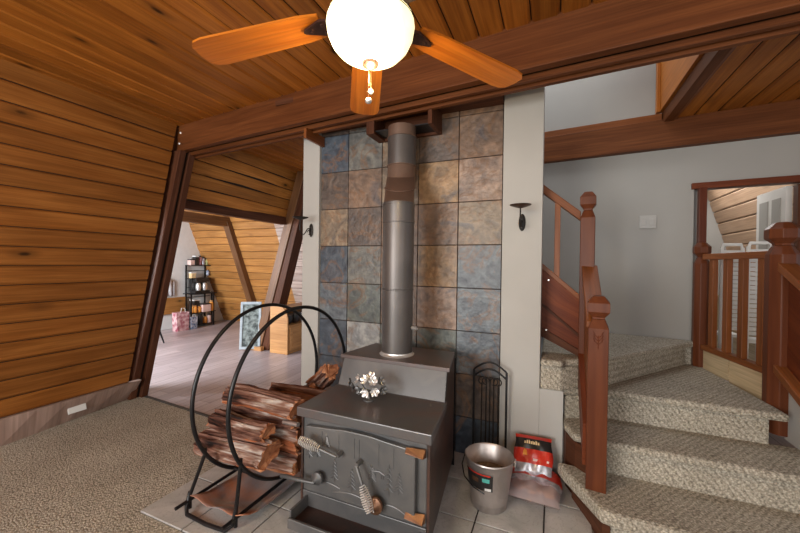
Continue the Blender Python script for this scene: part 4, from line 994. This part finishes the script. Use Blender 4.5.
# ------------------------------------------------------------------ SIDE ROOM THINGS
rx_ = -6.90; 
rack = thing('bakers_rack', (-6.78, 5.3, 0), 'black metal shelf rack against the white gable wall', 'shelf rack')
F0, F1 = -6.93, -6.66      # depth (X)
def post(x, y, z1): mb1(lambda m: m.bb(x-.012, x+.012, y-.012, y+.012, 0, z1)).build('upright', M['black'], rack)
post(F0, 4.95, 1.27); post(F0, 5.38, 1.27); post(F1, 4.87, .69); post(F1, 5.38, .69); post(F0, 5.55, .69)
for (xa, xb, ya, yb, z) in ((F0, F0+.16, 4.95, 5.38, 1.27), (F0, F0+.16, 4.95, 5.38, .88+.12), (F0, F1, 4.90, 5.44, .69), (F0, F1, 4.90, 5.42, .30), (F0, F1, 4.90, 5.42, .06)):
    mb1(lambda m: m.bb(xa-.01, xb+.01, ya-.01, yb+.01, z-.016, z)).build('shelf', M['black'], rack)
for (y0_, y1_, z) in ((4.95, 5.38, 1.15), (4.95, 5.38, .80), (4.95, 5.5, .60)):
    mb1(lambda m: m.bb(F0-.006, F0+.006, y0_, y1_, z-.006, z+.006)).build('back_bar', M['black'], rack)
def jar(x, y, z, r, h, mat, lab, nm='jar', g='jars and tins on the black shelf rack', cat='jar'):
    t = thing(nm, (x, y, z), lab, cat, g)
    mb1(lambda m: m.lathe([(r*.9, 0), (r, .01), (r, h*.75), (r*.7, h*.86)], (x, y, z), 16)).build('body', M[mat], t)
    mb1(lambda m: m.lathe([(r*.75, h*.84), (r*.75, h*.98), (r*.6, h)], (x, y, z), 16)).build('lid', M['blackp'] if mat != 'amber' else M['cab'], t)
def carton(x, y, z, w, d, h, mat, lab):
    t = thing('carton', (x, y, z), lab, 'box', 'boxes on the black shelf rack')
    mb1(lambda m: m.bb(x-d/2, x+d/2, y-w/2, y+w/2, z, z+h)).build('body', M[mat], t, bevel=.004)
    mb1(lambda m: m.bb(x-d/2-.002, x+d/2+.002, y-w/2-.002, y+w/2+.002, z+h-.02, z+h+.002)).build('lid', M['blackp'] if mat in ('pinkjar', 'blue') else M['white'], t)
xs_ = F0+.08
carton(xs_, 5.0, 1.27, .09, .1, .12, 'pinkjar', 'pale pink box, leftmost on top of the rack')
carton(xs_, 5.10, 1.27, .08, .1, .19, 'blackp', 'tall dark box second from left on top of the rack')
jar(xs_, 5.19, 1.27, .04, .20, 'pink', 'pink canister in the middle of the rack top')
jar(xs_, 5.27, 1.27, .035, .17, 'silver', 'silver canister right of the pink one on the rack top')
jar(xs_, 5.35, 1.27, .035, .14, 'greenjar', 'olive canister, rightmost on the rack top')
carton(xs_, 5.03, 1.00, .10, .08, .12, 'cream', 'orange-cream box on the upper shelf of the rack')
jar(xs_-.02, 5.40, 1.05, .03, .12, 'blue', 'blue bottle hanging at the right of the rack top', 'bottle', 'jars and tins on the black shelf rack', 'bottle')
cm = thing('coffee_maker', (-6.80, 5.13, .69), 'black and chrome coffee maker on the middle shelf of the rack', 'coffee maker')
mb1(lambda m: m.bb(-6.88, -6.72, 5.0, 5.34, .69, .74)).build('base', M['blackp'], cm, bevel=.005)
mb1(lambda m: m.bb(-6.90, -6.82, 5.0, 5.34, .74, .98)).build('water_tank', M['blackp'], cm, bevel=.005)
mb1(lambda m: m.bb(-6.86, -6.72, 5.02, 5.32, .92, 1.0)).build('brew_head', M['blackp'], cm, bevel=.005)
for y in (5.10, 5.24): mb1(lambda m: m.lathe([(.045, .745), (.055, .80), (.05, .87), (.035, .90)], (-6.765, y, 0), 16)).build('carafe', M['chrome'], cm)
carton(-6.76, 5.02, .30, .12, .14, .26, 'blackp', 'black box left on the lower shelf, behind the jars')
for k, (y, mt, r_, h, lb_) in enumerate(((4.97, 'amber', .05, .15, 'amber jar at the left end of the lower shelf'), (5.07, 'amber', .04, .13, 'smaller amber jar beside the left one'), (5.36, 'amber', .05, .22, 'tall amber jar at the right end of the lower shelf'))):
    jar(-6.70, y, .30, r_, h, mt, lb_)
carton(-6.70, 5.20, .30, .18, .14, .17, 'pinkjar', 'wide pale pink box between the amber jars')
carton(-6.70, 5.20, .50+.0, .20, .12, .10, 'blue', 'blue box under the middle shelf') if False else None
for k, (y, mt, r_, h, lb_) in enumerate(((4.97, 'greenjar', .055, .16, 'olive jar, leftmost on the bottom shelf'), (5.10, 'blackp', .05, .20, 'dark jar second on the bottom shelf'), (5.21, 'amber', .04, .14, 'amber jar in the middle of the bottom shelf'), (5.30, 'pinkjar', .045, .18, 'pale jar right of the middle on the bottom shelf'), (5.39, 'blackp', .035, .15, 'dark jar, rightmost on the bottom shelf'))):
    jar(-6.70, y, .06, r_, h, mt, lb_)
gb = thing('gift_bag', (-6.62, 4.62, 0), 'pink patterned paper gift bag on the floor left of the rack', 'gift bag')
mb1(lambda m: m.hexa([(-6.70, 4.52, 0), (-6.55, 4.52, 0), (-6.70, 4.74, 0), (-6.55, 4.74, 0), (-6.69, 4.50, .36), (-6.56, 4.50, .36), (-6.69, 4.76, .36), (-6.56, 4.76, .36)])).build('body', M['pink'], gb)
m = MB(); m.tube([(-6.56, 4.58, .36), (-6.56, 4.60, .44), (-6.56, 4.66, .44), (-6.56, 4.68, .36)], .005, 6); m.build('handle', M['white'], gb)
gb = thing('gift_bag', (-6.60, 4.86, 0), 'blue and white paper gift bag between the pink bag and the rack', 'gift bag')
mb1(lambda m: m.hexa([(-6.66, 4.80, 0), (-6.55, 4.80, 0), (-6.66, 4.92, 0), (-6.55, 4.92, 0), (-6.66, 4.79, .24), (-6.55, 4.79, .24), (-6.66, 4.93, .24), (-6.55, 4.93, .24)])).build('body', M['blue'], gb)
m = MB(); m.tube([(-6.56, 4.83, .24), (-6.56, 4.84, .29), (-6.56, 4.88, .29), (-6.56, 4.89, .24)], .004, 6); m.build('handle', M['white'], gb)
# hanging cloth on the gable
m = MB(); n = 20
for i in range(n):
    def cpt(k, z): y = 4.15+.55*k/n; return Vector((-6.93+.03*math.sin(k*1.9), y*1-(0 if z < 1 else .12*(k/n)), z))
    m.face([cpt(i, .66), cpt(i+1, .66), cpt(i+1, 1.35-.4*((i+1)/n)), cpt(i, 1.35-.4*(i/n))], None, .5, 0, True)
o = m.build('hanging_cloth', M['fabricwhite']); md = o.modifiers.new('t', 'SOLIDIFY'); md.thickness = .004
tag(o, 'crumpled white cloth hanging on the gable wall above the pine band', 'cloth')
# splay-legged stool, mostly hidden by the post
sl = thing('wooden_stool', (-6.02, 3.62, 0), 'dark splay-legged stool at the left edge of the side room', 'stool')
mb1(lambda m: m.lathe([(.18, .42), (.19, .43), (.19, .455), (.17, .46)], (-6.02, 3.62, 0), 24)).build('seat', M['beamdark'], sl)
for k in range(4):
    a = PI/4+k*PI/2+.1; m = MB(); m.tube([(-6.02+.12*math.cos(a), 3.62+.12*math.sin(a), .42), (-6.02+.25*math.cos(a), 3.62+.25*math.sin(a), 0)], [.018, .012], 8); m.build('leg', M['black'], sl)
# leaning framed print
pf = thing('framed_print', (-4.33, 4.06, 0), 'pale framed grey-green print leaning by the leaning post', 'picture')
Rf = Matrix.Rotation(.62, 3, 'Z') @ Matrix.Rotation(-.14, 3, 'X')
def fb(m, u0, u1, w0, w1, d0, d1): c = Vector((-4.24, 4.06, .0)); m.box(c+Rf @ Vector(((u0+u1)/2, (d0+d1)/2, (w0+w1)/2)), (u1-u0, d1-d0, w1-w0), R=Rf)
for q in ((-.15, .15, .02, .06), (-.15, .15, .70, .74), (-.15, -.115, .06, .70), (.115, .15, .06, .70)):
    mb1(lambda m: fb(m, *q, -.015, .015)).build('frame_side', M['picframe'], pf, bevel=.003)
mb1(lambda m: fb(m, -.115, .115, .06, .70, -.004, .008)).build('print', M['picart'], pf)
# cabinet beyond the post
cb = thing('wooden_cabinet', (-3.5, 4.45, 0), 'honey oak cabinet with an open cubby, between the post and the pilaster', 'cabinet')
cx0, cx1, cy0, cy1 = -3.88, -3.56, 4.10, 5.40
mb1(lambda m: m.bb(cx0, cx1, cy0+.02, cy1, .0, .42)).build('lower_carcass', M['cab'], cb, bevel=.004)
mb1(lambda m: m.bb(cx0, cx0+.02, cy0+.02, cy1, .42, .66)).build('back_panel', M['cab'], cb)
m = MB(); pr = [(cx0, 0), (cx1+.01, 0), (cx1+.01, .52), (cx1-.02, .63), (cx1-.10, .70), (cx1-.17, .73), (cx0, .73)]
m.loft([[(x, cy0, z) for x, z in pr], [(x, cy0+.022, z) for x, z in pr]]); m.build('end_panel', M['cab'], cb, bevel=.003)
mb1(lambda m: m.bb(cx0, cx1-.04, cy0+.02, cy1, .66, .685)).build('top', M['cab'], cb, bevel=.003)
for k in range(3):
    ya = cy0+.05+k*.40; d_ = mb1(lambda m: m.bb(cx1, cx1+.018, ya, ya+.36, .05, .39)).build('door', M['cab'], cb, bevel=.006)
    mb1(lambda m: m.bb(cx1+.018, cx1+.025, ya+.05, ya+.31, .10, .34)).build('door_panel', M['cab'], d_, bevel=.004)
for k, (y, mt, w_) in enumerate(((4.24, 'blackp', .15), (4.42, 'blackp', .13), (4.60, 'silver', .12), (4.80, 'blackp', .15))):
    t = thing('tableware', (-3.68, y, .42), ['dark bowl nearest the post in the cabinet cubby', 'dark cup second in the cabinet cubby', 'silver tin third in the cabinet cubby', 'dark bowl farthest back in the cabinet cubby'][k], 'tableware', 'tableware in the cabinet cubby')
    mb1(lambda m: m.lathe([(w_*.3, 0), (w_*.5, .03), (w_*.55, .10), (w_*.5, .14)], (-3.68, y, .42), 16)).build('body', M[mt], t)
    mb1(lambda m: m.lathe([(w_*.52, .138), (w_*.56, .142), (w_*.5, .148)], (-3.68, y, .42), 16)).build('rim', M['galv'], t)
o = mb1(lambda m: m.lathe([(.004, .37), (.02, .31), (.04, .20), (.035, .14), (.004, .12)], (cx1+.045, 4.55, 0), 12, sx=.4)).build('hanging_ornament', M['cream'])
tag(o, 'cream pear-shaped ornament hanging on the cabinet door', 'ornament')

# ------------------------------------------------------------------ LIGHT
def area(name, loc, rot, sx, sy, e, c=(1, 1, 1)):
    l = bpy.data.lights.new(name, 'AREA'); l.shape = 'RECTANGLE'; l.size = sx; l.size_y = sy; l.energy = e; l.color = c
    o = bpy.data.objects.new(name, l); o.location = loc; o.rotation_euler = rot; COL.objects.link(o); return o
area('window_daylight', (-1.95, YB-.15, 1.4), (PI/2, 0, 0), 2.0, 1.7, 165, (1, .975, .93))
area('window_daylight', (.75, YB-.15, 1.4), (PI/2, 0, 0), 2.0, 1.7, 48, (1, .975, .93))
area('window_daylight', (XR+.15, -.7, 1.4), (PI/2, 0, PI/2), 1.7, 1.5, 18, (1, .975, .93))  # lamp for the window added in the right wall
area('window_daylight', (-5.5, 1.05, 1.4), (PI/2-.25, 0, 0), 1.7, 1.3, 235, (.90, .95, 1))
area('loft_fill_lamp', (-.2, 3.15, 3.65), (0, 0, 0), 1.4, .7, 13, (1, .985, .95))  # fill lamp added above the stairwell opening, no window there
area('far_room_fill_lamp', (1.45, 5.0, 2.4), (0, 0, 0), .7, 1.5, 20, (1, .97, .93))  # fill lamp added under the far room ceiling, no window there
l = bpy.data.lights.new('fan_bulb', 'POINT'); l.energy = 10; l.color = (1, .72, .36); l.shadow_soft_size = .03
o = bpy.data.objects.new('fan_bulb', l); o.location = (FX, FY, 1.955); COL.objects.link(o)
w = bpy.data.worlds.new('World'); S.world = w; w.use_nodes = True
w.node_tree.nodes['Background'].inputs[0].default_value = (.80, .88, 1, 1); w.node_tree.nodes['Background'].inputs[1].default_value = .6

# ------------------------------------------------------------------ CAMERA
T_, R_, P_ = math.radians(23.4), math.radians(.75), math.radians(-.5)
f = Vector((-math.sin(T_)*math.cos(P_), math.cos(T_)*math.cos(P_), math.sin(P_)))
r0 = Vector((math.cos(T_), math.sin(T_), 0)); u0 = r0.cross(f)
r = r0*math.cos(R_)+u0*math.sin(R_); u = -r0*math.sin(R_)+u0*math.cos(R_)
cam = bpy.data.cameras.new('camera'); co = bpy.data.objects.new('camera', cam); COL.objects.link(co)
mw = Matrix((( r.x, u.x, -f.x, 0), (r.y, u.y, -f.y, 0), (r.z, u.z, -f.z, 1.36), (0, 0, 0, 1))); co.matrix_world = mw
cam.sensor_width = 36; cam.lens = 355/800*36; cam.clip_start = .05
S.camera = co
S.view_settings.view_transform = 'Standard'; S.view_settings.look = 'None'; S.view_settings.gamma = 1; S.view_settings.exposure = .12
